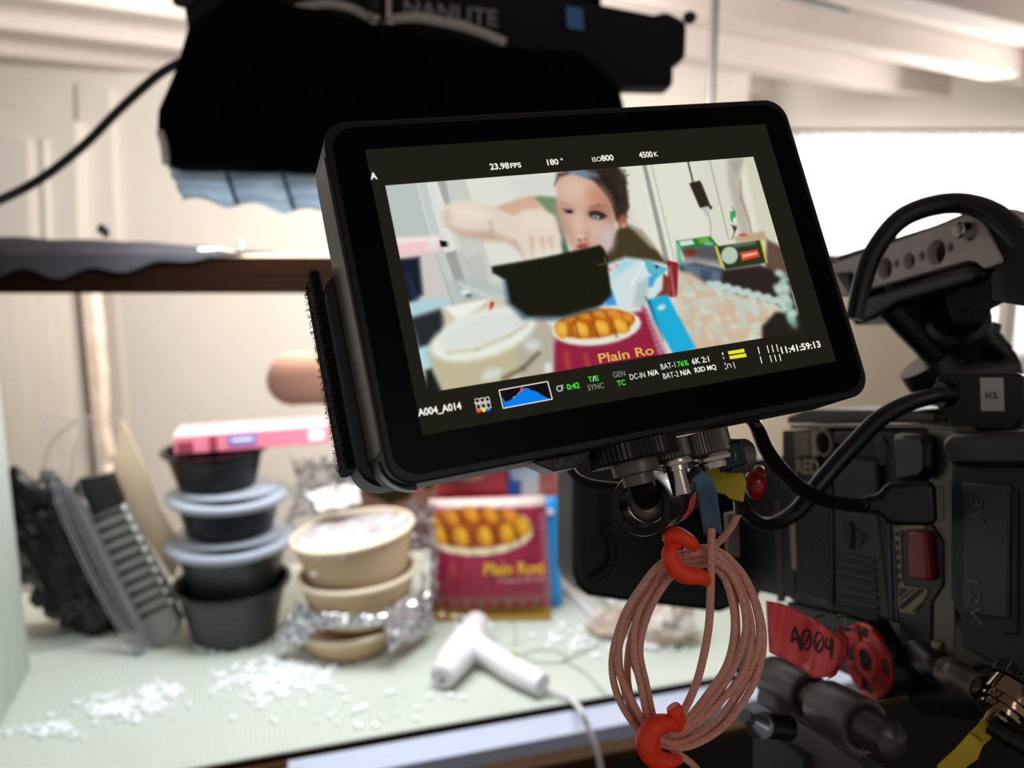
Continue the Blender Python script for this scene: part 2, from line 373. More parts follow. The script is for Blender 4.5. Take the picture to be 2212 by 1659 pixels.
#@@TABLE
# ------------------------------------------------------------------ work table (its own yaw)
ty = math.radians(17); TD = V((-math.sin(ty), math.cos(ty), 0)); TR = V((math.cos(ty), math.sin(ty), 0)); TU = V((0, 0, 1))
T0 = atZ(1000, 1556, TZ)                                             # a point on the front edge
tb = thing('work_table', T0-TU*TZ, 'cream ribbed-top wooden work table covered with white crumbs', 'table')
def tp(a, b, c=0): return T0+TR*a+TD*b+TU*c
m = MB(); m.prism([tp(-.95, .012, -.045), tp(1.1, .012, -.045), tp(1.1, .6, -.045), tp(-.95, .6, -.045)], TU*.035); ob('table_board', m, M_WOOD, tb)
m = MB(); nr = 290; prev = None; vs = []; fs = []
for i in range(nr*3+1):
    x = -.95+2.05*i/(nr*3); h = (0, -.0016, 0)[i % 3]
    vs += [tp(x, 0, h-.002), tp(x, 0, h), tp(x, .6, h)]
    if i: k = 3*i; fs += [[k-3, k, k+1, k-2], [k-2, k+1, k+2, k-1]]
m.add(vs, fs); ob('ribbed_mat', m, M_MAT, tb, ang=15)
m = MB(); m.prism([tp(-.95, -.02, -.012), tp(1.1, -.02, -.012), tp(1.1, -.02, -.085), tp(-.95, -.02, -.085)], TD*.03); ob('front_apron', m, M_WOOD, tb, .002)
m = MB(); m.prism([tp(-.95, .03, -.085), tp(1.1, .03, -.085), tp(1.1, .03, -.76), tp(-.95, .03, -.76)], TD*.01); ob('dark_backing', m, mat('under_table_dark', (22, 16, 13), .8), tb)  # added near-black sheet standing in for the darkness under the table
m = MB(); sp = atZ(622, 1640, TZ-.01); sa = (sp-T0).dot(TR)
m.prism([tp(sa, -.052, -.0115), tp(1.1, -.052, -.0115), tp(1.1, -.006, -.0105), tp(sa, -.006, -.0105)], TU*.001)
m.prism([tp(sa, -.0525, -.0105), tp(1.1, -.0525, -.0105), tp(1.1, -.0525, -.03), tp(sa, -.0525, -.03)], -TD*.0008)
ob('edge_tape', m, M_TAPE, tb)
m = MB(); m.prism([tp(-.95, -.052, -.012), tp(1.1, -.052, -.012), tp(1.1, -.052, -.05), tp(-.95, -.052, -.05)], TD*.045); ob('edge_strip', m, M_WOODL, tb, .002)
m = MB(); m.lathe(tp(sa+.012, -.03, -.0102), TU, [(.0055, 0), (.005, .0012), (0, .0016)], 20); ob('screw', m, M_BRASS, tb)
for a in (-.9, 1.05):
    for b in (.06, .54):
        m = MB(); m.box(tp(a, b, -TZ/2-.02), TR*.03, TD*.03, TU*(TZ/2-.03)); ob('leg', m, M_WOOD, tb, .003)
# left side board standing on the table, and the shelf above
sb0 = atZ(66, 1446, TZ); q = (sb0-T0); qa, qb = q.dot(TR), q.dot(TD)
m = MB(); m.prism([tp(qa-.02, -.03, 0), tp(qa, -.03, 0), tp(qa, qb, 0), tp(qa-.02, qb, 0)], TU*.60)
tag(ob('side_board', m, M_SIDE, None, .002), 'pale green-white upright board at the left end of the table', 'board')
Ys = 1.12; l = atY(-200, 590, Ys); zt = atY(600, 553, Ys).z; zb = atY(300, 634, Ys).z
m = MB(); m.bx(l.x, atY(1500, 590, Ys).x, Ys, Ys+.02, zb, zt-.0015)
sh = thing('upper_shelf', (l.x, Ys, zb), 'brown wooden shelf board above the table, black cloth on it', 'shelf')
ob('shelf_front', m, mat('dark_shelf_wood', (26, 12, 5), .8, noise=(4, (19, 8, 3), (.4, 8, 8)), spec=.03), sh, .002)
m = MB(); m.bx(l.x, atY(1500, 590, Ys).x, Ys-.0005, Ys+.16, zt-.001, zt+.0015); ob('shelf_top', m, M_CARD, sh)
def clf(u, v):
    x = l.x+u*(atY(525, 560, Ys).x-l.x); e = min(1, (1-u)*2.2); hang = -.028*e*(1+.25*math.sin(u*31))*max(0, (v-.6)/.4)
    y = Ys+.15-(.155)*min(1, v/.6)-.004*(v > .6)
    z = zt+.004+hang+(.020*e*math.sin(min(1, v/.6)*math.pi)*(1+.15*math.sin(u*7+1))+.001*math.sin(u*31)*e)*(v < .62)
    return V((x, y, z))
m = MB(); m.grid(clf, 80, 24)
tag(ob('black_cloth', m, M_CLOTH, None, thick=.002), 'crumpled dark grey cloth draped over the brown shelf board', 'cloth')
m = MB(); c = atY(218, 494, Ys+.06); m.ell(c, (.006, 0, .002), (0, .004, 0), (0, 0, .007), 8, 6); m.ell(c+V((.006, 0, -.005)), (.006, 0, 0), (0, .004, 0), (0, 0, .008), 8, 6)
tag(ob('clip', m, M_BLK), 'small black clip standing up on the dark shelf cloth', 'clip')
m = MB(); c = atY(430, 541, Ys+.02); m.tube([c, atY(470, 540, Ys+.02), atY(515, 545, Ys+.01), atY(524, 528, Ys+.01), atY(518, 520, Ys+.01)], .0035)
tag(ob('hook', m, M_STEEL), 'bright bent metal hook lying on the shelf beside the cloth', 'hook')
#@@FOOD
# ------------------------------------------------------------------ black bowl stack
base = atZ(508, 1368, TZ); YB = base.y
def zY(py, px=500): return atY(px, py, YB).z
def bowl(name, c, r, h, ml, label, cat, group, lid=None, tilt=(0, 0), rim=.006, base_r=.74, grid=None):
    t = thing(name, c, label, cat, group); ax = V((tilt[0], tilt[1], 1)).normalized()
    m = MB(); m.lathe(c, ax, [(r*base_r*.9, 0), (r*base_r, .004), (r*.93, h*.86), (r*.96, h*.9), (r+.004, h-.004), (r+.004, h), (r-.002, h), (r*.93-.002, h*.86), (r*base_r-.003, .006), (0, .006)], 56)
    ob('bowl_body', m, ml, t)
    if lid:
        m = MB(); m.lathe(c+ax*h, ax, [(r+.006, -.006), (r+.009, 0), (r+.006, .003), (r*.93, .004), (r*.9, .012), (r*.86, .014), (0, .015)], 56, cap=False); ob('lid', m, M_LID, t, thick=.0008)
        m = MB(); m.tube([c+ax*(h+.001)+(V((math.cos(a), math.sin(a), 0))-ax*V((math.cos(a), math.sin(a), 0)).dot(ax))*(r+.009) for a in np.linspace(0, 6.283, 40, endpoint=False)], .0022, 8, closed=True, smooth=1); ob('lid_rim', m, mat('frosted_rim', (146, 150, 160), .25), t)
    return t, ax
R0 = .086
bl = []
tops = [(1300, 1215), (1204, 1125), (1100, 985)]
bowl('food_bowl', V((base.x, YB, TZ+.002)), R0, .088, M_BLKG, 'dark grey plastic food bowl at the very bottom of the black stack', 'bowl', 'stacked black bowls')
b2 = TZ+.078
bowl('food_bowl', V((base.x+.004, YB, b2)), R0+.001, .078, M_BLKG, 'dark grey bowl with clear lid, nested in the lowest bowl', 'bowl', 'stacked black bowls', lid=1)
b3 = b2+.092
bowl('food_bowl', V((base.x+.002, YB, b3)), R0-.006, .058, M_BLKB, 'glossy black bowl with clear lid, third up in the stack', 'bowl', 'stacked black bowls', lid=1, base_r=.8, tilt=(.02, 0))
b4 = b3+.070
c4 = V((base.x-.012, YB, b4))
bowl('food_bowl', c4, R0-.012, .062, M_BLKB, 'glossy black bowl on top of the stack under a pink carton', 'bowl', 'stacked black bowls', base_r=.76, tilt=(-.02, 0))
# pink carton
cb = thing('pink_carton', c4+V((.03, 0, .064)), 'long pink and white food carton lying on top of the black bowl stack', 'carton')
pa = atY(374, 945, YB-.055); pb = atY(690, 928, YB-.055); z0 = b4+.064
dx = V((pb.x-pa.x, .06, .003)); pu = V((0, 0, .026)); pd = V((-.02, .075, 0)); pa.z = z0
m = MB(); m.prism([pa, pa+dx, pa+dx+pd, pa+pd], pu); ob('carton_body', m, M_PINK, cb, .001)
m = MB(); m.prism([pa+pu*1.001, pa+dx+pu*1.001, pa+dx+pd+pu*1.001, pa+pd+pu*1.001], V((0, 0, .0012))); ob('carton_top', m, M_PINKT, cb)
nn = dx.cross(pu).normalized()
def onf(u0, u1, v0, v1, off=.0006):
    return [pa+dx*u+pu*v+nn*off for u, v in ((u0, v0), (u1, v0), (u1, v1), (u0, v1))]
for q_, mm_ in ((onf(.34, .52, .25, .9), mat('violet_print', (120, 110, 190), .6)), (onf(.36, .5, .5, .68, .0011), mat('white_print', (240, 235, 235), .6)), (onf(.86, .97, .2, .85), mat('white_print', (240, 235, 235), .6)), (onf(.02, .12, .1, .7), mat('maroon_print', (150, 50, 70), .6)), (onf(.22, .27, .1, .9), mat('maroon_print', (150, 50, 70), .6))):
    m = MB(); m.prism(q_, nn*.0004); ob('carton_print', m, mm_, cb)
# ------------------------------------------------------------------ kraft bowls
kb = atZ(752, 1388, TZ); KY = kb.y
def kraft(c, r, h, tilt, label, foil=False, full=False):
    t = thing('paper_bowl', c, label, 'bowl', 'stacked paper bowls'); ax = V((tilt[0], tilt[1], 1)).normalized()
    m = MB(); m.lathe(c, ax, [(r*.76, 0), (r*.80, .003), (r*.97, h*.93), (r*.975, h), (r*.93, h-.004), (r*.76, .008), (0, .008)], 60); ob('bowl_body', m, M_PAPER, t)
    m = MB(); m.tube([c+ax*h+(V((math.cos(a), math.sin(a), 0))-ax*(V((math.cos(a), math.sin(a), 0)).dot(ax)))*r*.985 for a in np.linspace(0, 6.283, 60, endpoint=False)], .0042, 10, closed=True, smooth=1); ob('rim', m, M_PAPRIM, t)
    if full:
        rn = random.Random(5); a1 = ax.orthogonal().normalized(); a2 = ax.cross(a1); pf = []
        m = MB(); n = 26; vs = [c+ax*(h+.004)]; fs = []
        for i in range(1, 9):
            for k in range(n):
                q = 6.2832*k/n; rr = r*.92*i/8*(1+rn.uniform(-.03, .03)); vs.append(c+ax*(h-.002+rn.uniform(-.003, .005))+(a1*math.cos(q)+a2*math.sin(q))*rr)
        for k in range(n): fs.append([0, 1+k, 1+(k+1) % n])
        for i in range(7):
            for k in range(n): fs.append([1+i*n+k, 1+(i+1)*n+k, 1+(i+1)*n+(k+1) % n, 1+i*n+(k+1) % n])
        m.add(vs, fs); ob('contents', m, M_POW, t, ang=60)
        m = MB()
        for k in range(26):
            q = rn.uniform(3.4, 6.2); p = c+ax*h*rn.choice([.55, 1.0, .9])+(a1*math.cos(q*1.7)+a2*math.sin(q*1.7))*r*.98
            m.ell(p, (rn.uniform(.002, .006), 0, 0), (0, .003, 0), (0, 0, rn.uniform(.002, .004)), 6, 5)
        ob('foam_specks', m, M_CRUMB, t)['kind'] = 'stuff'
    return t
KR = .0915
kraft(V((kb.x, KY, TZ)), KR-.012, .038, (0, 0), 'small tan paper bowl at the bottom wrapped in crumpled foil')
kraft(V((kb.x+.022, KY, TZ+.050)), KR-.003, .066, (-.06, .02), 'tan paper bowl in the middle, above the foil')
kraft(V((kb.x+.022, KY, TZ+.112)), KR, .070, (-.13, .0), 'tan paper bowl on top, full of white powdery film', full=True)
# foil
fo = MB(); rn = random.Random(11)
def crumple(mb, c, ax, ay, az, n=10, amp=.35, seed=0):
    r_ = random.Random(seed); nu, nv = n+6, n; vs = []
    for i in range(nv+1):
        th = math.pi*i/nv
        for k in range(nu):
            q = 2*math.pi*k/nu; s = 1+r_.uniform(-amp, amp)
            vs.append(V(c)+(V(ax)*math.sin(th)*math.cos(q)+V(ay)*math.sin(th)*math.sin(q)+V(az)*math.cos(th))*s)
    mb.add(vs, [[i*nu+k, i*nu+(k+1) % nu, (i+1)*nu+(k+1) % nu, (i+1)*nu+k] for i in range(nv) for k in range(nu)])
def sheet(mb, quad, amp, nu, nv, seed):
    r_ = random.Random(seed); q = [V(x) for x in quad]
    mb.grid(lambda u, v: q[0].lerp(q[1], u).lerp(q[3].lerp(q[2], u), v)+V((r_.uniform(-1, 1), r_.uniform(-1, 1), r_.uniform(-1, 1)))*amp, nu, nv)
m = MB()
sheet(m, [atY(640, 1298, KY-.04), atY(700, 1330, KY-.085), atY(655, 1392, KY-.08), atY(592, 1385, KY-.05)], .004, 14, 10, 1)
sheet(m, [atY(690, 1325, KY-.086), atY(840, 1330, KY-.088), atY(830, 1352, KY-.092), atY(680, 1358, KY-.09)], .003, 20, 4, 2)
sheet(m, [atY(830, 1318, KY-.085), atY(935, 1270, KY+.02), atY(935, 1360, KY+.01), atY(840, 1400, KY-.09)], .005, 16, 12, 3)
tag(ob('foil_sheet', m, M_FOIL, ang=10, thick=.0003), 'crumpled silver foil spread around the bottom paper bowl', 'foil')
m = MB(); sheet(m, [atY(640, 985, KY+.12), atY(760, 1000, KY+.12), atY(760, 1110, KY+.1), atY(620, 1120, KY+.08)], .012, 14, 12, 9); sheet(m, [atY(880, 1080, KY+.1), atY(945, 1090, KY+.1), atY(940, 1330, KY+.03), atY(890, 1330, KY+.02)], .008, 6, 18, 12)
tag(ob('plastic_film', m, clear('crinkled_film', (225, 225, 228), .5, .2), ang=10), 'crumpled clear plastic film behind the paper bowls', 'film')
m = MB(); sheet(m, [atY(655, 1062, KY+.05), atY(770, 1045, KY+.05), atY(780, 1085, KY+.04), atY(690, 1105, KY+.03)], .003, 8, 5, 3)
nk = ob('napkin', m, M_TRIM, ang=20); tag(nk, 'white paper napkin with a red mark above the paper bowls', 'napkin')
m = MB(); m.prism([atY(722, 1062, KY+.035), atY(727, 1062, KY+.035), atY(735, 1045, KY+.035), atY(730, 1045, KY+.035)], (0, .001, 0)); ob('red_mark', m, M_REDPL, nk)
# ------------------------------------------------------------------ roti bag, carton, blue pack
rb = atZ(1055, 1326, TZ); BYY = rb.y
qd = [atY(926, 1078, BYY), atY(1178, 1070, BYY), atY(1190, 1315, BYY), atY(930, 1326, BYY)]
for i in (2, 3): qd[i].z = TZ+.004
cv = Canvas(150, 150, (150, 26, 62))
cv.poly([(0, 0), (150, 0), (150, 12), (0, 10)], (225, 205, 195), 2)
cv.ell((58, 38), 76, 30, (222, 210, 176), 1.5); cv.ell((58, 34), 70, 25, (150, 70, 12), 1.5)
for i, (x, y) in enumerate([(8, 30), (30, 22), (55, 18), (80, 20), (104, 22), (14, 44), (42, 44), (72, 44), (100, 42), (118, 34)]):
    cv.ell((x, y), 13, 7 if i < 5 else 9, (184, 112, 22) if i < 5 else (200, 136, 26), 2.2, 30 if i < 5 else 68); cv.ell((x+1, y-2), 8, 4, (206, 136, 36) if i < 5 else (222, 166, 44), 2.5, 68); cv.line([(x+11, y-9), (x+15, y+12)], 3.5, (96, 44, 12), 2, .8)
cv.poly([(0, 55), (14, 64), (10, 130), (0, 132)], (150, 110, 115), 2)
for k in range(10): cv.ell((6+random.uniform(-5, 8), 65+k*7), 2, 4, (225, 205, 210), 1.5)
cv.line([(30, 78), (34, 98)], 6, (170, 60, 40), 2); cv.poly([(0, 126), (150, 122), (150, 146), (0, 146)], (140, 95, 75), 1.5)
for k in range(8): cv.poly([(18+k*17, 128), (26+k*17, 127), (24+k*17, 142), (16+k*17, 143)], (150, 35, 60), 1.5)
cv.poly([(0, 145), (150, 143), (150, 150), (0, 150)], (190, 165, 60), 1)
cv.poly([(140, 20), (150, 20), (150, 140), (142, 140)], (165, 90, 110), 2)
Q = [np.array(x) for x in qd]
def bagf(sg):
    def fn(u, v):
        p = [(Q[0][i]*(1-u)+Q[1][i]*u)*(1-v)+(Q[3][i]*(1-u)+Q[2][i]*u)*v for i in range(3)]
        e = np.sqrt(np.clip(4*u*(1-u), 0, 1))*np.clip(4*v*(1-v), 0, 1)**.5
        p[1] = p[1]+sg*.026*e+.0015*np.sin(u*40+v*9)*e; return p
    return fn
rt = thing('roti_bag', (rb.x, BYY, TZ), 'maroon frozen flatbread bag with a plate of golden pastries pictured', 'bag')
cv.mesh('bag_front', bagf(-1), vmat('printed_bag_front', rough=.35), rt)
cb2 = Canvas(20, 20, (150, 60, 80)); cb2.mesh('bag_back', bagf(1), vmat('printed_bag_back', rough=.35), rt)
m = MB(); dxx = (qd[1]-qd[0]).normalized(); add_text(m, 'Plain Roti', atY(1110, 1228, BYY-.0285), dxx, TU, width=.096, h=.021, bold=.03); m.mi = 1; add_text(m, 'Chapati Bread', atY(1125, 1253, BYY-.0285), dxx, TU, width=.075, h=.009)
ob('bag_lettering', m, [mat('yellow_print', (226, 170, 40), .5), mat('pale_print', (215, 170, 185), .5)], rt)
# carton behind
CY2 = BYY+.09
def front_box(name, pts4, dep, mat_, parent): m = MB(); m.prism(pts4, dep); return ob(name, m, mat_, parent, .001)
fc = thing('food_carton', (rb.x+.02, CY2, TZ), 'red, blue and white food carton standing behind the maroon bag', 'carton')
a = atY(942, 1000, CY2); b = atY(1165, 985, CY2)
cc = Canvas(90, 120, (200, 40, 50))
cc.poly([(0, 0), (60, 0), (60, 30), (0, 30)], (225, 90, 100), 2); cc.poly([(6, 28), (60, 26), (60, 52), (6, 52)], (188, 26, 36), 1.5); cc.poly([(62, 0), (74, 0), (74, 120), (62, 120)], (60, 100, 180), 1.5)
cc.poly([(74, 0), (90, 0), (90, 120), (74, 120)], (225, 220, 222), 1.5); cc.poly([(62, 0), (90, 0), (90, 18), (66, 16)], (205, 225, 240), 2); cc.ell((30, 12), 12, 6, (240, 190, 160), 2); cc.poly([(0, 54), (62, 54), (62, 120), (0, 120)], (220, 215, 215), 2)
W_ = b.x-a.x; top = a.z
cc.mesh('carton_front', lambda u, v: [a.x+W_*u, CY2-.0005+0*u, TZ+.003+(top-TZ-.003)*(1-v)], vmat('printed_carton', rough=.5), fc)
m = MB(); m.bx(a.x, b.x, CY2, CY2+.05, TZ+.003, top); ob('carton_body', m, mat('red_board', (190, 40, 50), .5), fc, .0006)
sn = thing('snack_box', (b.x+.02, CY2, TZ), 'brown and red snack box beside the red carton, behind the blue pack', 'box')
m = MB(); a2 = atY(1166, 1000, CY2-.01); b2_ = atY(1206, 1000, CY2-.01); m.bx(a2.x, b2_.x, CY2-.01, CY2+.05, TZ+.003, a2.z+.01); ob('box_body', m, mat('chocolate_print', (150, 70, 60), .5, noise=(30, (200, 120, 110), (1, 1, 1))), sn, .001)
BY3 = BYY+.03
m = MB(); bag(m, [atY(1150, 1078, BY3), atY(1208, 1070, BY3), atY(1215, 1310, BY3), atY(1150, 1312, BY3)], .018, 12, 16, .001, 4)
bp = ob('blue_pack', m, mat('bright_blue_film', (30, 150, 225), .3)); tag(bp, 'bright blue plastic food pack standing right of the maroon bag', 'pack')
m = MB(); m.ell(atY(1186, 1106, BY3-.0175), (.008, 0, 0), (0, .0012, 0), (0, 0, .006)); ob('white_logo', m, M_CRUMB, bp)
# cardboard tray under the maroon bag
m = MB(); c = rb; m.prism([V((qd[3].x-.003, BYY-.03, TZ+.0005)), V((qd[2].x, BYY-.025, TZ+.0005)), V((qd[2].x, BYY+.03, TZ+.0005)), V((qd[3].x, BYY+.03, TZ+.0005))], TU*.003)
tag(ob('card_tray', m, mat('yellow_brown_card', (150, 120, 50), .6)), 'thin yellow-brown card lying under the maroon bag', 'card')
# ------------------------------------------------------------------ left: black bin bag, ribbed tray in clear clamshell, cardboard
BL = atZ(170, 1400, TZ)
from mathutils import noise as mn
def lump(mb, c, ax, ay, az, n, amp, fr):
    a0 = len(mb.v); mb.ell(c, ax, ay, az, n, n*3//4)
    for i in range(a0, len(mb.v)):
        p = mb.v[i]; d = p-V(c); k = mn.noise(p*fr); mb.v[i] = V(c)+d*(1+amp*(abs(k)*2-.5)+amp*.5*mn.noise(p*fr*2.7)); mb.v[i].z = max(mb.v[i].z, TZ+.001)
m = MB(); lump(m, V((BL.x-.03, BL.y+.075, TZ+.11)), (.098, .01, -.02), (0, .05, 0), (-.035, 0, .14), 70, .35, 22)
tag(ob('bin_bag', m, M_BAGB, ang=80), 'crumpled glossy black plastic bag slumped at the left end', 'bag')
DY = BL.y-.015
tr = thing('ribbed_tray', atZ(290, 1395, TZ), 'grey ribbed plastic tray leaning inside a clear clamshell', 'tray')
ppx = [(243, 1118), (262, 1088), (385, 1335), (372, 1385), (325, 1410), (270, 1245)]
TPX = [(170, 1100), (265, 1090), (388, 1345), (378, 1375), (318, 1412)]
m = MB(); m.prism([atY(x, y, DY+.012) for x, y in TPX], (0, .02, 0)); ob('tray_body', m, mat('grey_tray_plastic', (128, 128, 124), .4), tr, .003)
m = MB(); m.prism([atY(x, y, DY+.0105) for x, y in [(168, 1035), (235, 1025), (262, 1092), (200, 1118)]], (0, .02, 0)); ob('tray_black_end', m, M_BAGB, tr, .002)
for k in range(10):
    x, y = 262+k*11.2, 1098+k*22.5
    m = MB(); m.prism([atY(px, py, DY+.0115) for px, py in [(x-62, y+24+k*.6), (x, y), (x+3, y+8), (x-58, y+33+k*.6)]], (0, .0015, 0)); ob('tray_slot', m, M_BAGB, tr)
    m = MB(); m.ell(atY(x+6, y-2, DY+.008), (.0035, 0, 0), (0, .003, 0), (0, 0, .0035), 10, 8); ob('tray_bump', m, M_WPL, tr)
cl = thing('clear_clamshell', atZ(300, 1412, TZ), 'open clear plastic clamshell with rounded flanges at the left end', 'container')
m = MB(); m.tube([atY(x, y, DY-.01) for x, y in [(115, 1045), (135, 1110), (190, 1230), (250, 1340), (300, 1418)]], .0038, 10); m.tube([atY(x, y, DY-.004) for x, y in [(150, 1048), (165, 1100), (225, 1225), (285, 1330), (318, 1400)]], .0034, 10)
m.prism([atY(x, y, DY-.007) for x, y in [(115, 1045), (150, 1046), (318, 1400), (300, 1420)]], (0, .0012, 0)); ob('flange', m, clear('smoky_flange', (228, 228, 232), .3, .1), cl)
m = MB(); sheet(m, [atY(90, 900, DY+.05), atY(240, 905, DY+.05), atY(250, 1040, DY+.03), atY(110, 1050, DY)], .003, 12, 10, 5); ob('open_lid', m, M_CLR, cl, ang=30)
m = MB(); m.tube([atY(x, y, DY+.04) for x, y in [(92, 1045), (110, 960), (180, 902), (232, 915), (258, 905)]], .0022, 8); m.tube([atY(x, y, DY+.035) for x, y in [(150, 1045), (165, 960), (190, 915)]], .0016, 8); ob('lid_edge', m, clear('lid_edge_plastic', (240, 238, 234), .45, .1), cl)
m = MB(); m.prism([atY(x, y, DY+.045) for x, y in [(243, 1015), (262, 905), (300, 980), (345, 1100), (398, 1190), (372, 1250), (310, 1150)]], (0, .003, 0))
tag(ob('cardboard_sheet', m, M_CARD, None, .0008), 'beige pointed cardboard sheet leaning behind the clear clamshell', 'cardboard')
# ------------------------------------------------------------------ white gun, cords, crumpled paper
hg = thing('glue_gun', atZ(1060, 1470, TZ), 'white plastic hand tool lying on the table before the maroon bag', 'hand tool')
zz = TZ+.022
def tz(px, py, h): return atZ(px, py, TZ+h)
m = MB(); m.tube([tz(1172, 1480, .018), tz(1110, 1448, .019), tz(1055, 1412, .023), tz(1015, 1392, .026), tz(985, 1392, .026)], [.015, .0175, .0175, .023, .025], 20)
ob('grip', m, M_WPL, hg)
m = MB(); m.tube([tz(955, 1462, .020), tz(985, 1420, .024), tz(1010, 1385, .026), tz(1030, 1345, .026)], [.018, .0245, .025, .0185], 20); ob('barrel', m, M_WPL, hg)
m = MB(); p0 = tz(958, 1458, .02); p1 = tz(985, 1420, .024); dd = (p0-p1).normalized(); m.lathe(p0-dd*.002, dd, [(.018, 0), (.018, .006), (.0145, .009), (.0125, .004), (0, .004)], 28); ob('nozzle_ring', m, M_WPL, hg)
m = MB(); m.ell(p0+dd*.006+V((0, -.002, -.004)), (.003, 0, 0), (0, .003, 0), (0, 0, .003), 10, 8); ob('nozzle_hole', m, M_BLK, hg)
m = MB(); m.tube([tz(1165, 1482, .012), tz(1195, 1492, .01), tz(1230, 1508, .004), tp(0, 0), ][:3]+[tz(1238, 1516, .004), atY(1252, 1530, T0.y-.035), atY(1270, 1570, T0.y-.045), atY(1288, 1615, T0.y-.05), atY(1300, 1680, T0.y-.05), atY(1305, 1800, T0.y-.05)], .0032, 10); ob('power_cord', m, M_WPL, hg)
m = MB(); m.tube([tz(1195, 1255, .03), tz(1225, 1275, .006), tz(1262, 1310, .004), tz(1300, 1350, .004), tz(1350, 1385, .004), tz(1420, 1400, .004)], .0048, 10)
tag(ob('white_cable', m, M_WPL), 'thick white cable running from the blue pack across the table', 'cable')
m = MB(); m.tube([tz(1060, 1365, .03), tz(1090, 1350, .035), tz(1112, 1352, .03), tz(1112, 1395, .002)], .0011, 6)
m.tube([tz(1120, 1412, .002), tz(1160, 1428, .002), tz(1210, 1430, .002), tz(1222, 1415, .002), tz(1180, 1402, .002), tz(1130, 1410, .002)], .0011, 6)
m.tube([tz(1215, 1425, .002), tz(1260, 1450, .002), tz(1290, 1480, .002), tz(1310, 1500, .002)], .0012, 6)
m.tube([tz(1215, 1428, .002), tz(1250, 1412, .002), tz(1290, 1395, .002)], .0012, 6)
tag(ob('thin_wire', m, mat('grey_wire', (170, 172, 165), .4)), 'thin grey looping wire behind the white hand tool', 'wire')
m = MB(); m.tube([tz(1080, 1405, .003), tz(1100, 1412, .003), tz(1118, 1413, .003)], .0028, 8)
tag(ob('green_stub', m, mat('green_plastic', (110, 170, 60), .5)), 'small bright green plastic stub beside the white hand tool', 'stub')
m = MB()
crumple(m, tz(1320, 1350, .02), (.035, 0, 0), (0, .02, 0), (0, 0, .022), 9, .3, 4); crumple(m, tz(1440, 1345, .03), (.045, 0, 0), (0, .03, 0), (0, 0, .036), 11, .25, 5)
tag(ob('crumpled_paper', m, mat('stained_paper', (190, 160, 135), .8, noise=(25, (225, 220, 214), (1, 1, 1))), ang=20), 'crumpled brown and white wrapper behind the copper cable coil', 'wrapper')
m = MB(); sheet(m, [atZ(1262, 1240, TZ+.03), atZ(1275, 1235, TZ+.03), atZ(1330, 1300, TZ+.035), atZ(1318, 1308, TZ+.03)], .002, 8, 3, 3)
tag(ob('plastic_strip', m, M_WPL, thick=.001), 'narrow white strip sloping down into the crumpled wrapper', 'strip')
# crumbs: nobody could count them
m = MB(); rn = random.Random(2)
cl_ = [((640, 1450), 95, 40, 210), ((560, 1480), 120, 45, 90), ((270, 1530), 100, 28, 110), ((95, 1580), 90, 18, 60), ((340, 1495), 60, 18, 50), ((1260, 1380), 90, 30, 90), ((1010, 1340), 70, 20, 30), ((460, 1400), 60, 10, 25), ((700, 1415), 120, 18, 60), ((780, 1540), 300, 60, 40), ((1440, 1395), 60, 14, 40)]
for (cx, cy), rx, ry, n in cl_:
    for k in range(n):
        px, py = rn.gauss(cx, rx*.5), rn.gauss(cy, ry*.5); s = rn.uniform(.0016, .0055); p = atZ(px, min(py, 1640), TZ)
        if (p-T0).dot(TD) < .01: continue
        q = rn.uniform(0, 3.14); ax = V((math.cos(q), math.sin(q), 0)); ay = V((-ax.y, ax.x, 0))
        m.ell(p+TU*s*.35, ax*s*rn.uniform(.8, 2.1), ay*s*rn.uniform(.6, 1.2), TU*s*.6, 6, 4)
tag(ob('foam_crumbs', m, M_CRUMB), 'scattered white foam crumbs over the cream table top', 'crumbs', kind='stuff')
#@@PERSON
# ------------------------------------------------------------------ person behind the table
def skin(name, J, E, root, m, parent=None, sub=2):
    c = V((0, 0, 0))
    for q, r in J: c += q
    c /= len(J); me = bpy.data.meshes.new(name); me.from_pydata([q-c for q, r in J], E, []); me.materials.append(m)
    o = bpy.data.objects.new(name, me); COL.objects.link(o)
    if parent: o.parent = parent; o.location = c-wloc(parent)
    else: o.location = c
    md = o.modifiers.new('skin', 'SKIN'); md.use_smooth_shade = True
    for v, (q, r) in zip(me.skin_vertices[0].data, J): v.radius = (r, r) if not isinstance(r, tuple) else r
    me.skin_vertices[0].data[root].use_root = True
    s = o.modifiers.new('sub', 'SUBSURF'); s.levels = sub; s.render_levels = sub
    return o
pr = thing('person', (0, 1.75, .0), 'person in an olive shirt leaning over the table, elbow out', 'person')
H = P(970, 650, 1.62); NK = P(940, 770, 1.70); CH = P(880, 890, 1.74); WA = V((CH.x-.03, 1.80, .95)); PE = V((CH.x, 1.84, .78))
SHL = P(775, 835, 1.70); SHR = P(1090, 835, 1.72)
ELB = P(612, 818, 1.47); WRL = P(800, 815, 1.36); HAL = P(850, 812, 1.34)
ELR = P(1230, 930, 1.66); WRR = P(1130, 930, 1.33); HAR = P(1085, 915, 1.31)
J = [(PE, .13), (WA, .12), (CH, (.14, .12)), (NK, .05), (H-UP*.07+V((0, -.01, 0)), .062), (H, .08), (H+UP*.06, .075), (H+UP*.10, .045),
     (SHL, .055), (SHL.lerp(ELB, .5), .044), (ELB, .054), (ELB.lerp(WRL, .35), .050), (WRL, .027), (HAL, (.036, .018)),
     (SHR, .055), (SHR.lerp(ELR, .5), .044), (ELR, .037), (ELR.lerp(WRR, .35), .038), (WRR, .026), (HAR, (.036, .018)), (V((CH.x-.1, 1.85, .45)), .08), (V((CH.x-.1, 1.9, .05)), .05), (V((CH.x+.1, 1.85, .45)), .08), (V((CH.x+.1, 1.9, .05)), .05)]
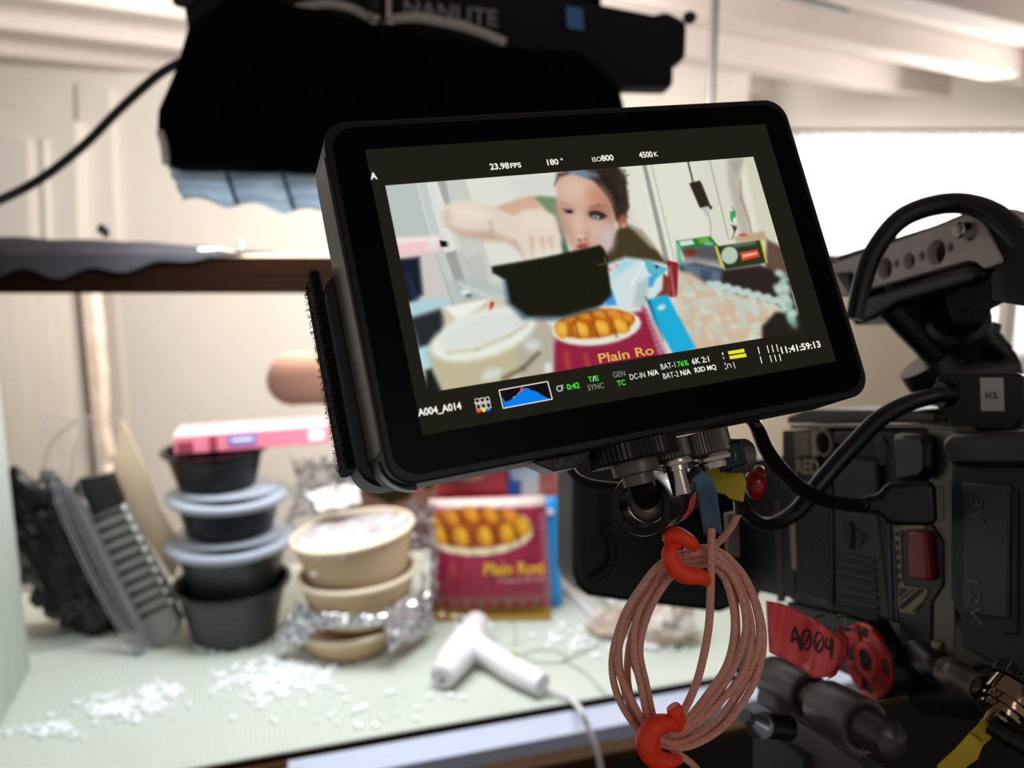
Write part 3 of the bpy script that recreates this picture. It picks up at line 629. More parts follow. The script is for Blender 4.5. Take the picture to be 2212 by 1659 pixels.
E = [(0, 1), (1, 2), (2, 3), (3, 4), (4, 5), (5, 6), (6, 7), (2, 8), (8, 9), (9, 10), (10, 11), (11, 12), (12, 13), (2, 14), (14, 15), (15, 16), (16, 17), (17, 18), (18, 19), (0, 20), (20, 21), (0, 22), (22, 23)]
def fingers(h, d, sd, J, E, hi):
    d = V(d).normalized(); sd = V(sd).normalized(); dn = d.cross(sd).normalized()
    if dn.z > 0: dn = -dn
    for k, ln in enumerate((.07, .08, .075, .06)):
        b = h+sd*(k-1.5)*.02+d*.03; i = len(J)
        J += [(b, .009), (b+d*ln*.45+dn*.01, .0085), (b+d*ln*.6+dn*ln*.5, .0075)]; E += [(hi, i), (i, i+1), (i+1, i+2)]
    b = h+sd*.038-d*.01; i = len(J); J += [(b, .01), (b+d*.03+dn*.02, .009), (b+d*.045+dn*.04, .008)]; E += [(hi, i), (i, i+1), (i+1, i+2)]
fingers(HAL, HAL-WRL, (0, -1, .2), J, E, 13); fingers(HAR, HAR-WRR, (0, 1, -.2), J, E, 19)
skin('body', J, E, 0, M_SKIN, pr)
SJ = [(PE, .145), (WA, .135), (CH, (.155, .135)), (CH.lerp(NK, .6), .085), (SHL, .068), (SHL.lerp(ELB, .35), .062), (SHR, .068), (SHR.lerp(ELR, .35), .062)]
skin('shirt', SJ, [(0, 1), (1, 2), (2, 3), (2, 4), (4, 5), (2, 6), (6, 7)], 0, M_SHIRT, pr)
m = MB(); m.ell(H+UP*.055+V((0, .03, 0)), RT*.088, UP*.085, FW*.085); m.ell(H+UP*.07+FW*.09, RT*.04, UP*.04, FW*.04); ob('hair', m, M_HAIR, pr)
m = MB(); m.tube([H+UP*.01-FW*.075, H-UP*.012-FW*.092, H-UP*.022-FW*.085], [.008, .012, .009], 10); m.ell(H-RT*.083-UP*.005, RT*.01, UP*.025, FW*.015); m.ell(H+RT*.083-UP*.005, RT*.01, UP*.025, FW*.015); ob('nose_and_ears', m, M_SKIN, pr)
m = MB(); m.ell(H-UP*.05-FW*.08, RT*.024, UP*.008, FW*.008); ob('mouth', m, mat('lips', (170, 90, 85), .4), pr)
for s in (-1, 1):
    m = MB(); m.ell(H+RT*.032*s+UP*.012-FW*.068, RT*.014, UP*.008, FW*.01); m.mi = 1; m.ell(H+RT*.032*s+UP*.012-FW*.075, RT*.006, UP*.006, FW*.005); ob('eye', m, [M_TRIM, M_HAIR], pr)
hb = (HAL+FW*.03-UP*.03); m = MB(); m.lathe(HAL.lerp(HAR, .5)-V((0, 0, .03)), V((-.1, .1, 1)), [(.05, -.06), (.065, 0), (.072, .004), (.064, .002), (.048, -.057), (0, -.057)], 40)
tag(ob('food_bowl', m, M_BLKB), 'glossy black bowl held up by the person', 'bowl')
#@@SOFTBOX
# ------------------------------------------------------------------ softbox lamp
so = thing('softbox', P(900, 150, 1.0), 'large black fabric softbox lamp with a logo band, hung over the table', 'lamp')
SY = .86
def SP(px, py, d=0): return atY(px, py, SY+d)
ol = [(545, -60), (400, 55), (372, 150), (335, 235), (333, 275), (350, 318), (360, 345), (362, 366), (700, 374), (1000, 390), (1350, 400), (1352, 235), (1338, 180), (1300, 140), (1250, 105), (1180, 102), (1090, 96), (950, 72), (800, 45), (700, 18), (620, 5)]
m = MB(); m.prism([SP(x, y) for x, y in ol], (0, .06, 0)); m.prism([SP(x, y, .28) for x, y in [(400, -60), (400, 55), (372, 240), (385, 352), (1300, 360), (1300, -60)]], (0, .04, 0))
ob('black_skirt', m, M_FAB, so, .008)
for s_ in (0,):
    m = MB(); m.prism([SP(x, y, .06) for x, y in [(352, 300), (364, 366), (374, 366), (362, 300)]], (0, .24, 0)); ob('side_panel', m, M_FAB, so)
m = MB(); def_top = None
def diff(u, v):
    a = SP(362, 360, .01).lerp(SP(1330, 392, .01), u); b = SP(395, 432, .02).lerp(SP(1330, 520, .02), u)
    p = a.lerp(b, v); k = (u*7.8) % 1; return p+V((0, .012*math.sin(k*math.pi)+.003*math.sin(v*16+u*20), .004*math.sin(u*49)*v))
m = MB(); m.grid(diff, 140, 14); ob('diffusion_cloth', m, M_DIFF, so, thick=.001)
for k in range(1, 8):
    m = MB(); u = (k)/7.8; a, b = diff(u, 0), diff(u, 1); m.tube([a+V((0, -.003, 0)), b+V((0, -.003, 0))], .0022, 6); ob('cloth_seam', m, mat('dark_blue_grey_seam', (70, 84, 98), .8), so)
m = MB(); m.tube([SP(345, 285), SP(352, 305, -.004), SP(356, 330, -.004), SP(358, 355, 0)], .004, 8); ob('edge_strap', m, M_TRIM, so)
# logo band behind the skirt
B0 = SY+.10
def BP(px, py, d=0): return atY(px, py, B0+d)
m = MB(); m.prism([BP(x, y) for x, y in [(385, -60), (395, 25), (402, 60), (405, 300), (1300, 300), (1345, 186), (1455, 188), (1456, 130), (1482, 128), (1485, 45), (1440, 22), (1415, 30), (1395, 26), (1270, 2), (1180, -60)]], (0, .05, 0)); ob('logo_band', m, M_FABG, so, .006)
m = MB(); bx_ = (BP(1075, 42)-BP(875, 18)).normalized(); add_text(m, 'NANLITE', BP(974, 28, -.012), bx_, TU, width=(BP(1075, 42)-BP(875, 18)).length, h=.0175, bold=.02); ob('logo_lettering', m, M_LOGO, so, thick=.001)
m = MB(); m.prism([BP(x, y, -.012) for x, y in [(1222, 14), (1258, 17), (1262, 66), (1226, 60)]], (0, .002, 0)); ob('tape_patch', m, M_BLUET, so)
m = MB(); m.tube([BP(x, y, -.03) for x, y in [(640, 18), (700, 8), (760, 18), (812, 46)]], .0042, 8); m.tube([BP(x, y, -.03) for x, y in [(835, 42), (900, 38), (980, 52), (1040, 70), (1092, 92)]], .0048, 8); ob('piping', m, mat('pale_piping', (205, 195, 185), .6), so)
m = MB(); m.tube([BP(806, -40, -.03), BP(806, 34, -.03)], .0045, 10); m.tube([BP(838, -40, -.03), BP(838, 40, -.03)], .0045, 10); m.ell(BP(808, 38, -.03), (.008, 0, 0), (0, .006, 0), (0, 0, .007)); m.ell(BP(840, 50, -.03), (.008, 0, 0), (0, .006, 0), (0, 0, .006)); ob('bracket', m, M_STEEL, so)
m = MB(); m.bx(BP(812, 0).x, BP(832, 0).x, B0-.05, B0-.02, BP(820, 50).z, BP(820, -60).z); ob('bracket_block', m, M_BLK, so, .003)
m = MB(); m.ell(BP(1490, 38), (.008, 0, 0), (0, .006, 0), (0, 0, .007)); ob('toggle', m, M_BLK, so); m = MB(); m.ell(BP(398, 2), (.014, 0, 0), (0, .006, 0), (0, 0, .008)); ob('toggle', m, M_BLK, so)
m = MB(); m.tube([atY(x, y, .95) for x, y in [(-160, 470), (-60, 452), (0, 432), (90, 385), (180, 315), (260, 235), (345, 160), (420, 120)]], .0052, 12)
tag(ob('lamp_cable', m, mat('semi_gloss_black_cable', (14, 14, 15), .18)), 'thick black cable arching from the softbox to the left edge', 'cable')
q_ = atY(1540, 100, 2.0); m = MB(); m.tube([V((q_.x, 2.0, 2.14)), V((q_.x, 2.0, 1.2)), V((q_.x, 2.0, 0))], .0098, 12, smooth=1)
tag(ob('stand_pole', m, M_GREYP), 'grey metal stand pole rising behind the monitor', 'pole')
m = MB(); m.tube([atY(1690, -14, 2.2), atY(1828, 27, 2.4)], .01, 10); tag(ob('ceiling_tube', m, mat('dark_tube', (70, 62, 60), .4)), 'thin dark tube fixed under the ceiling at upper right', 'tube')
m = MB(); m.bx(atY(2168, 700, 2.4).x, atY(2196, 700, 2.4).x, 2.4, 2.44, 0, atY(2180, 600, 2.4).z); tag(ob('white_post', m, M_TRIM, None, .003), 'slim white post before the window at far right', 'post')
#@@MONITOR
# ------------------------------------------------------------------ field monitor
pxs = [(785, 340), (1637, 283), (1787, 788), (908, 946)]
A = []
for (u, v), (x, y) in zip([(0, 0), (1, 0), (1, 1), (0, 1)], pxs):
    A.append([u, v, 1, 0, 0, 0, -u*x, -v*x, -x]); A.append([0, 0, 0, u, v, 1, -u*y, -v*y, -y])
Hm = np.linalg.svd(np.array(A))[2][-1].reshape(3, 3); Hm /= Hm[2, 2]
Mm = np.linalg.inv(np.array([[FP, 0, CX], [0, FP, CY], [0, 0, 1]])) @ Hm
sc_ = .154/np.linalg.norm(Mm[:, 0])
def c2w(a): return RT*a[0]-UP*a[1]+FW*a[2]
MX = c2w(Mm[:, 0]).normalized(); mvy = c2w(Mm[:, 1]); MYd = (mvy-MX*mvy.dot(MX)).normalized()
MO = CAM+c2w(Mm[:, 2]*sc_); MN = MX.cross(MYd).normalized()
if MN.dot(FW) > 0: MN = -MN
SW = .154; SH = (c2w(Mm[:, 1])*sc_).length
MP = Plane(MO, MN)
print('monitor normal', MN, 'right depth', (MO+MX*SW-CAM).dot(FW), 'left', (MO-CAM).dot(FW))
def ml(x, y, o=0): return MO+MX*x+MYd*y+MN*o
mo = thing('field_monitor', ml(SW/2, SH, -.01), 'black field monitor showing a live picture of a person with a black bowl', 'monitor')
def loc(px, py): q = MP.hit(px, py, .0015)-MO; return q.dot(MX), q.dot(MYd)
x0m, y0m = loc(698, 262)[0], loc(1200, 238)[1]; x1m, y1m = loc(1875, 800)[0], loc(1300, 965)[1]
x0m, x1m, y0m, y1m = -.0125, SW+.0120, -.0107, .1088
def rrect(x0, x1, y0, y1, r, n=8):
    out = []
    for cx, cy, a0 in ((x1-r, y0+r, -90), (x1-r, y1-r, 0), (x0+r, y1-r, 90), (x0+r, y0+r, 180)):
        for k in range(n+1):
            a = math.radians(a0+90*k/n); out.append((cx+r*math.cos(a), cy+r*math.sin(a)))
    return out
R1 = rrect(x0m, x1m, y0m, y1m, .0085); R1b = rrect(x0m-.002, x1m, y0m, y1m, .0095)
m = MB(); n_ = len(R1); m.add([ml(x, y, .0045) for x, y in R1]+[ml(x, y, -.0175) for x, y in R1b], [list(range(n_))[::-1], list(range(n_, 2*n_))]+[[i, (i+1) % n_, (i+1) % n_+n_, i+n_] for i in range(n_)])
m.mi = 0; ho = ob('housing', m, M_HOUS, mo, .0008, 3)
R2 = rrect(x0m+.0025, x1m-.0025, y0m+.0025, y1m-.0025, .008)
m = MB(); m.prism([ml(x, y, .0046) for x, y in R2], MN*.0004); ob('cover_glass', m, M_GLASS, mo)
# worn side strip left, angled bumper
m = MB(); m.prism([ml(x0m-.0006, y0m+.011, .003), ml(x0m-.0023, y0m+.011, -.0155), ml(x0m+.001, y0m+.011, -.0155), ml(x0m+.001, y0m+.011, .003)], MYd*(y1m-y0m-.022)); ob('side_strip', m, M_EDGE, mo, .0004)
m = MB(); pp = []
for k in range(7):
    a = math.radians(95+80*k/6); pp.append((x0m+.010+.0116*math.cos(a), y1m-.010+.0116*math.sin(a)))
for k in range(7):
    a = math.radians(175-80*k/6); pp.append((x0m+.010+.0098*math.cos(a), y1m-.010+.0098*math.sin(a)))
m.prism([ml(x, y, -.002) for x, y in pp], -MN*.008); ob('corner_slot', m, M_BLKM, mo, .0003)
# rear shell (deeper, rounded) and hook pads
m = MB(); m.prism([ml(x, y, -.0176) for x, y in rrect(-.0185, .10, .030, .1062, .010)], -MN*.028); ob('rear_shell', m, M_BLK, mo, .003, 3)
m = MB(); m.prism([ml(x, y, -.023) for x, y in rrect(-.0218, -.0180, .028, .098, .0012)], -MN*.0225); m.prism([ml(x, y, -.0457) for x, y in rrect(-.0215, .05, .028, .098, .006)], -MN*.003); ob('hook_pad', m, M_FUZZ, mo, .001)
m = MB(); rn = random.Random(9)
for k in range(520):
    y = rn.uniform(.0285, .0975); o_ = rn.uniform(-.048, -.024); p = ml(-.0217, y, o_); dr_ = (-MX+MYd*rn.uniform(-1, 1)+MN*rn.uniform(-.6, .6)).normalized()*rn.uniform(.0005, .0013)
    m.tube([p, p+dr_, p+dr_*1.3+MYd*.0004], .00008, 4, smooth=2)
ob('hook_fuzz', m, M_FUZZ, mo)['kind'] = 'stuff'
# screen base + picture
m = MB(); m.prism([ml(0, 0, .0052), ml(SW, 0, .0052), ml(SW, SH, .0052), ml(0, SH, .0052)], -MN*.0004)
LCD = glow('lcd_black', (31, 30, 22), 1); scn = ob('screen', m, LCD, mo)
def sloc(px, py): q = MP.hit(px, py, .0054)-MO; return q.dot(MX), q.dot(MYd)
PQ = [(832, 403), (1625, 338), (1737, 712), (925, 853)]
q4 = [sloc(*q) for q in PQ]; fx0 = (q4[0][0]+q4[3][0])/2; fx1 = (q4[1][0]+q4[2][0])/2; fy0 = (q4[0][1]+q4[1][1])/2; fy1 = (q4[2][1]+q4[3][1])/2
print('feed', q4, 'SH', SH)
CW, CH_ = 620, int(620*(fy1-fy0)/(fx1-fx0))
def cvp(px, py): x, y = sloc(px, py); return (x-fx0)/(fx1-fx0)*CW, (y-fy0)/(fy1-fy0)*CH_
c = Canvas(CW, CH_, (212, 214, 202), cvp)
pl = c.poly
pl([(820, 400), (925, 392), (1010, 700), (880, 770)], (184, 194, 190), 3)
pl([(898, 396), (925, 392), (985, 600), (960, 610)], (196, 203, 198), 1.5); c.line([(902, 396), (965, 640)], 1.5, (228, 230, 224))
pl([(922, 397), (945, 393), (986, 545), (962, 548)], (222, 224, 217), 1.2); c.line([(930, 396), (968, 545)], 1, (195, 198, 192))
pl([(945, 393), (963, 391), (978, 440), (962, 444)], (165, 170, 168), 1.2); pl([(963, 391), (1006, 388), (1072, 600), (1022, 610), (985, 500)], (200, 204, 196), 1.5)
pl([(1006, 388), (1215, 368), (1215, 565), (1062, 585)], (221, 223, 213), 1.5); pl([(1090, 382), (1200, 372), (1200, 430), (1120, 425)], (205, 208, 202), 12, .6)
pl([(962, 548), (985, 541), (1022, 655), (1003, 668)], (158, 160, 156), 1.5); pl([(985, 541), (1000, 540), (1045, 660), (1022, 668)], (192, 196, 188), 2); c.line([(942, 548), (980, 662)], 2, (140, 142, 138)); pl([(898, 558), (942, 548), (975, 650), (905, 665)], (204, 200, 194), 2)
pl([(1000, 560), (1040, 550), (1060, 620), (1030, 625)], (188, 192, 186), 2)
# right hand wall
pl([(1310, 362), (1630, 330), (1740, 620), (1440, 640), (1390, 500)], (222, 222, 206), 2); pl([(1500, 348), (1570, 340), (1620, 520), (1540, 540)], (212, 212, 196), 8, .7)
pl([(1387, 357), (1395, 355), (1446, 568), (1436, 572)], (150, 152, 148), 1.2); c.line([(1406, 354), (1456, 562)], 1.3, (150, 148, 136)); c.line([(1532, 346), (1573, 518)], 1.2, (120, 116, 100)); c.line([(1380, 360), (1420, 540)], 1.5, (232, 232, 224))
pl([(1568, 343), (1606, 340), (1596, 400), (1612, 460), (1620, 510), (1600, 515), (1582, 440), (1572, 395)], (184, 178, 166), 4); pl([(1575, 350), (1604, 345), (1590, 375)], (160, 152, 142), 4, .7); c.line([(1598, 390), (1600, 430), (1616, 475), (1622, 505)], 4, (150, 118, 95), 2, .7)
pl([(1606, 340), (1632, 335), (1690, 560), (1640, 520)], (208, 208, 186), 3)
pl([(1585, 512), (1650, 500), (1655, 518), (1590, 524)], (188, 160, 128), 2.5); c.ell((1604, 508), 9, 3, (190, 80, 50), 1.5)
c.line([(1485, 348), (1497, 398)], 3, (45, 40, 36)); pl([(1488, 397), (1511, 391), (1516, 400), (1534, 446), (1511, 450)], (48, 38, 32), 1.3); pl([(1514, 450), (1528, 446), (1531, 465), (1524, 468)], (190, 188, 182), 1.2); c.line([(1528, 462), (1535, 485), (1534, 512)], 1.8, (150, 150, 142)); c.ell((1534, 449), 3, 4, (40, 34, 30), 1)
c.line([(1581, 447), (1584, 456)], 1, (40, 60, 45)); pl([(1576, 458), (1588, 455), (1588, 470), (1583, 482), (1577, 476)], (52, 160, 86), .8); c.ell((1586, 476), 4, 6, (225, 230, 225), 1); c.line([(1577, 486), (1592, 491)], 3, (150, 130, 90)); pl([(1580, 488), (1591, 492), (1586, 504)], (60, 50, 40), .8); c.line([(1586, 500), (1580, 518)], 1.5, (60, 45, 35))
# boxes right
pl([(1655, 518), (1700, 540), (1735, 640), (1650, 600)], (96, 74, 66), 3)
pl([(1459, 521), (1534, 511), (1552, 534), (1470, 538)], (44, 120, 58), 1.5); pl([(1465, 522), (1495, 518), (1499, 528), (1470, 533)], (205, 225, 215), 1.5); pl([(1505, 516), (1528, 513), (1532, 524), (1512, 527)], (110, 170, 50), 2); c.ell((1530, 527), 10, 4, (120, 185, 175), 2)
pl([(1459, 522), (1470, 537), (1475, 605), (1465, 600)], (110, 185, 150), 1.8); pl([(1470, 537), (1548, 531), (1560, 575), (1480, 565)], (86, 84, 86), 2); c.ell((1490, 546), 12, 9, (115, 50, 42), 2.5); pl([(1478, 556), (1552, 566), (1556, 585), (1484, 580)], (178, 186, 184), 5, .8)
pl([(1548, 533), (1642, 519), (1655, 568), (1566, 582)], (40, 54, 32), 1.6); pl([(1580, 528), (1630, 521), (1632, 528), (1584, 535)], (130, 150, 130), 2, .6); c.line([(1545, 532), (1560, 580)], 5, (205, 200, 50), 1.2); c.line([(1642, 519), (1655, 568)], 4, (205, 200, 50), 1.2)
c.ell((1575, 552), 18, 19, (178, 198, 176), 1.6); pl([(1596, 546), (1636, 539), (1640, 555), (1602, 564)], (222, 72, 46), 1.6); pl([(1602, 551), (1634, 545), (1635, 549), (1604, 557)], (240, 190, 170), 1.4)
pl([(1466, 575), (1500, 568), (1565, 582), (1640, 572), (1700, 600), (1730, 700), (1640, 680), (1560, 640), (1480, 620)], (44, 36, 34), 3)
pl([(1470, 565), (1520, 575), (1558, 585), (1556, 610), (1500, 600), (1476, 590)], (98, 118, 138), 4, .9); pl([(1512, 582), (1536, 586), (1534, 622), (1512, 612)], (62, 76, 100), 3, .9)
pl([(1462, 585), (1490, 590), (1530, 615), (1600, 637), (1680, 660), (1740, 715), (1500, 765), (1462, 680)], (204, 180, 154), 3.5)
rn = random.Random(4)
for k in range(150):
    t = rn.random(); x = 1470+t*235; yt = 596+t*72; y = yt+rn.random()*(150-t*75)
    c.ell((x, y), rn.uniform(4, 12), rn.uniform(3, 8), rn.choice([(198, 210, 196), (214, 220, 204), (186, 202, 192), (205, 184, 158)]), 3.5, rn.uniform(0, 90), .75)
for k in range(34): t = k/33; c.ell((1532+t*160, 612+t*42+4*math.sin(k*1.4)), 8, 6, (190, 208, 200), 2.5, 0, .9)
pl([(1645, 705), (1672, 676), (1712, 664), (1745, 690), (1745, 725), (1645, 740)], (38, 32, 28), 3); c.ell((1708, 688), 9, 22, (128, 160, 148), 4, -25, .9)
for k in range(26): c.ell((1672+rn.uniform(0, 1)*20+k*.9, 600+k*3.4+rn.uniform(-12, 12)), 8, 7, rn.choice([(176, 206, 196), (150, 182, 172), (198, 220, 208)]), 3, 0, .8)
# blue film bag and packs, right of the black container
pl([(1440, 563), (1464, 568), (1462, 642), (1446, 642)], (140, 34, 38), 1.5); c.line([(1446, 575), (1456, 640)], 4, (190, 150, 160), 2, .7)
pl([(1306, 572), (1358, 553), (1412, 562), (1443, 582), (1432, 640), (1396, 662), (1330, 662), (1312, 620)], (206, 222, 222), 1.8)
pl([(1388, 560), (1443, 581), (1418, 602), (1400, 590)], (92, 180, 200), 1.6); pl([(1344, 560), (1372, 566), (1340, 590), (1322, 600)], (150, 205, 225), 4, .8); pl([(1400, 600), (1420, 590), (1410, 618), (1398, 622)], (60, 160, 210), 2)
pl([(1306, 612), (1322, 628), (1332, 660), (1308, 662)], (60, 150, 215), 2); pl([(1376, 612), (1400, 600), (1396, 660), (1366, 660)], (170, 186, 186), 3, .8); c.line([(1392, 565), (1362, 618)], 2, (240, 245, 242), 1.5); c.ell((1316, 582), 7, 4, (220, 130, 130), 2, 0, .8); c.ell((1332, 575), 5, 4, (225, 140, 140), 2, 0, .7)
pl([(1432, 592), (1446, 600), (1446, 640), (1416, 642), (1430, 625)], (128, 52, 42), 2); c.ell((1418, 577), 4, 3, (40, 60, 70), 1.2)
# person: shirt, arms
pl([(1330, 500), (1348, 482), (1385, 500), (1418, 540), (1440, 570), (1400, 562), (1350, 556), (1300, 575), (1305, 520)], (66, 58, 34), 3); pl([(1345, 482), (1385, 498), (1420, 540), (1405, 535), (1370, 500)], (196, 194, 162), 3, .7)
pl([(1135, 432), (1165, 424), (1205, 428), (1222, 520), (1232, 565), (1212, 562), (1205, 500), (1160, 440)], (116, 142, 106), 2.5); c.line([(1206, 500), (1224, 552)], 12, (60, 92, 66), 4, .8)
pl([(1060, 452), (1120, 430), (1150, 424), (1175, 448), (1150, 462), (1110, 470)], (212, 172, 148), 2.5)
arm = [(957, 472), (962, 452), (980, 438), (1020, 434), (1062, 446), (1108, 468), (1128, 455), (1172, 450), (1200, 470), (1213, 512), (1212, 545), (1196, 566), (1150, 578), (1130, 556), (1118, 535), (1092, 520), (1050, 518), (1010, 514), (976, 498)]
pl(arm, (224, 210, 194), 3); pl([(965, 488), (1000, 500), (1060, 500), (1110, 522), (1120, 538), (1092, 522), (1040, 519), (1000, 512)], (190, 158, 138), 5, .85); pl([(1056, 480), (1062, 478), (1066, 502), (1060, 502)], (150, 168, 160), 3, .6)
for x in (1147, 1170, 1188): c.line([(x, 512), (x+6, 556)], 5, (196, 166, 142), 3.5, .8)
c.ell((1010, 460), 42, 16, (236, 224, 210), 8, 6, .8); c.ell((1165, 480), 34, 18, (232, 220, 204), 8, 10, .7); c.ell((1176, 548), 26, 14, (232, 224, 208), 6, 0, .6); c.ell((966, 470), 8, 16, (206, 180, 164), 5, 0, .7)
c.line([(1112, 522), (1132, 560)], 5, (196, 168, 150), 4, .7)
pl([(1080, 572), (1140, 556), (1212, 540), (1215, 560), (1080, 585)], (222, 226, 216), 4, .7)
# head
pl([(1198, 402), (1204, 376), (1258, 362), (1330, 352), (1352, 392), (1358, 445), (1346, 488), (1328, 476), (1318, 440), (1282, 396), (1240, 378), (1206, 392)], (48, 38, 34), 2.5)
for k in range(30): c.ell((1340+rn.uniform(-6, 12), 368+k*3.4), rn.uniform(2, 6), rn.uniform(2, 5), (52, 44, 40), 2.5, 0, .7)
c.ell((1344, 478), 9, 15, (168, 92, 76), 2.5, 15); c.ell((1347, 488), 5, 5, (210, 150, 130), 2)
face = [(1202, 402), (1208, 384), (1240, 374), (1282, 392), (1312, 430), (1328, 470), (1330, 500), (1322, 532), (1300, 560), (1262, 566), (1236, 540), (1214, 490), (1203, 450)]
pl(face, (204, 166, 146), 2.5); c.ell((1238, 410), 30, 26, (222, 190, 172), 10, 0, .8); c.ell((1292, 428), 20, 26, (196, 136, 108), 9, -20, .8); c.ell((1262, 376), 30, 7, (150, 165, 176), 5, 8, .7)
c.ell((1312, 516), 14, 26, (196, 188, 196), 7, 0, .8); c.ell((1284, 500), 16, 18, (214, 182, 168), 7, 0, .7); c.ell((1250, 484), 10, 26, (218, 188, 172), 6, -5, .8); c.ell((1268, 508), 6, 8, (186, 138, 124), 4, 0, .7); c.ell((1224, 500), 8, 24, (186, 150, 134), 5, -15, .7)
c.ell((1227, 455), 14, 7, (170, 128, 122), 4, 8, .8); c.ell((1228, 458), 9, 3.2, (58, 46, 56), 1.6, 8); c.ell((1290, 462), 22, 11, (128, 84, 72), 4.5, 6, .8); c.ell((1290, 467), 17, 6.5, (42, 30, 34), 2.2, 8); c.ell((1287, 469), 8, 3.6, (150, 178, 190), 1.6, 6)
c.line([(1275, 450), (1292, 444), (1310, 446)], 4, (120, 78, 62), 2.5, .7); c.line([(1212, 438), (1232, 444)], 3, (175, 135, 118), 2.5, .7)
c.ell((1256, 514), 9, 5, (226, 198, 186), 3, 0, .8); c.ell((1262, 527), 12, 4.5, (196, 120, 110), 2.4, -6); c.ell((1258, 533), 12, 4, (146, 62, 60), 2, -4)
pl([(1216, 368), (1262, 362), (1272, 386), (1240, 377)], (104, 134, 150), 3)
c.ell((1314, 452), 9, 26, (168, 116, 94), 7, -12, .7); c.ell((1212, 470), 7, 34, (176, 138, 122), 6, -8, .6); c.ell((1275, 551), 16, 8, (190, 150, 138), 5, 0, .7)
c.ell((1230, 458), 5, 3, (34, 26, 34), 1.2); c.line([(1214, 453), (1240, 455)], 2, (96, 66, 64), 1.2, .8); c.line([(1272, 460), (1290, 458), (1310, 468)], 3, (28, 20, 24), 1.4, .9); c.ell((1286, 469), 2.5, 2.5, (60, 80, 92), 1); c.ell((1252, 519), 4, 3, (120, 78, 70), 1.8, 0, .8); c.ell((1264, 517), 4, 3, (130, 86, 76), 1.8, 0, .7)
for k in range(46):
    t = rn.random(); c.line([(1290+t*44, 372+t*70), (1290+t*44+rn.uniform(4, 16), 372+t*70+rn.uniform(-12, 4))], 1.6, (36, 28, 26), 1.2, .7)
for k in range(16): c.line([(1336, 380+k*6), (1352+rn.uniform(0, 10), 376+k*6+rn.uniform(-6, 6))], 1.4, (60, 50, 46), 1.2, .7)
# food bowl bottom left etc.
pl([(860, 560), (906, 556), (914, 636), (880, 660), (870, 650)], (24, 30, 42), 3); pl([(852, 520), (868, 514), (948, 512), (958, 536), (945, 545), (862, 558)], (240, 200, 202), 2.5); pl([(852, 515), (948, 511), (950, 520), (854, 527)], (240, 228, 226), 2.5); pl([(922, 516), (942, 516), (944, 538), (924, 540)], (228, 226, 226), 3, .8); pl([(950, 520), (964, 522), (968, 533), (953, 534)], (18, 22, 22), 1); c.ell((968, 528), 3, 6, (150, 160, 156), 1.2)
c.line([(880, 590), (900, 650)], 8, (34, 60, 92), 4, .7); pl([(880, 656), (965, 640), (975, 662), (888, 688)], (176, 208, 216), 3); pl([(886, 688), (950, 668), (985, 700), (970, 740), (905, 752), (895, 720)], (38, 42, 44), 3.5); pl([(902, 756), (930, 744), (950, 790), (916, 796)], (170, 216, 226), 3.5)
pl([(984, 606), (1020, 602), (1085, 615), (1112, 645), (1118, 670), (1050, 678), (1000, 690), (985, 650)], (180, 190, 186), 5, .85); c.ell((1006, 632), 10, 6, (230, 236, 234), 3); c.ell((1013, 639), 6, 3, (70, 80, 84), 2.5)
c.line([(990, 612), (1060, 642), (1098, 646)], 3, (215, 225, 222), 2.5, .8); pl([(955, 668), (1064, 642), (1096, 650), (1098, 700), (960, 720)], (206, 196, 176), 4); pl([(960, 664), (1060, 645), (1040, 660), (992, 694)], (236, 238, 228), 2); c.line([(1064, 653), (1058, 675)], 7, (186, 34, 32), 1.3)
pl([(924, 762), (935, 735), (1170, 680), (1172, 720), (1160, 762), (1120, 800), (1080, 850), (975, 870), (940, 815)], (190, 182, 148), 4); pl([(1110, 700), (1175, 670), (1200, 690), (1205, 810), (1120, 830)], (182, 174, 158), 5)
c.ell((1044, 722), 118, 50, (232, 236, 224), 4, -17); c.ell((1046, 716), 100, 36, (214, 220, 214), 6, -17, .8); c.line([(965, 762), (1030, 755), (1100, 725), (1140, 700)], 4, (190, 170, 140), 3, .7)
c.line([(1086, 818), (1130, 795), (1165, 760)], 7, (90, 74, 54), 3, .85); c.ell((1062, 808), 22, 12, (206, 218, 204), 4, -20); c.ell((1150, 745), 16, 12, (205, 216, 210), 5)
c.line([(1196, 690), (1200, 800)], 6, (140, 130, 112), 3, .8); c.ell((1184, 795), 8, 12, (215, 222, 216), 3)
pl([(920, 800), (932, 796), (948, 830), (962, 860), (915, 870)], (26, 28, 24), 3)
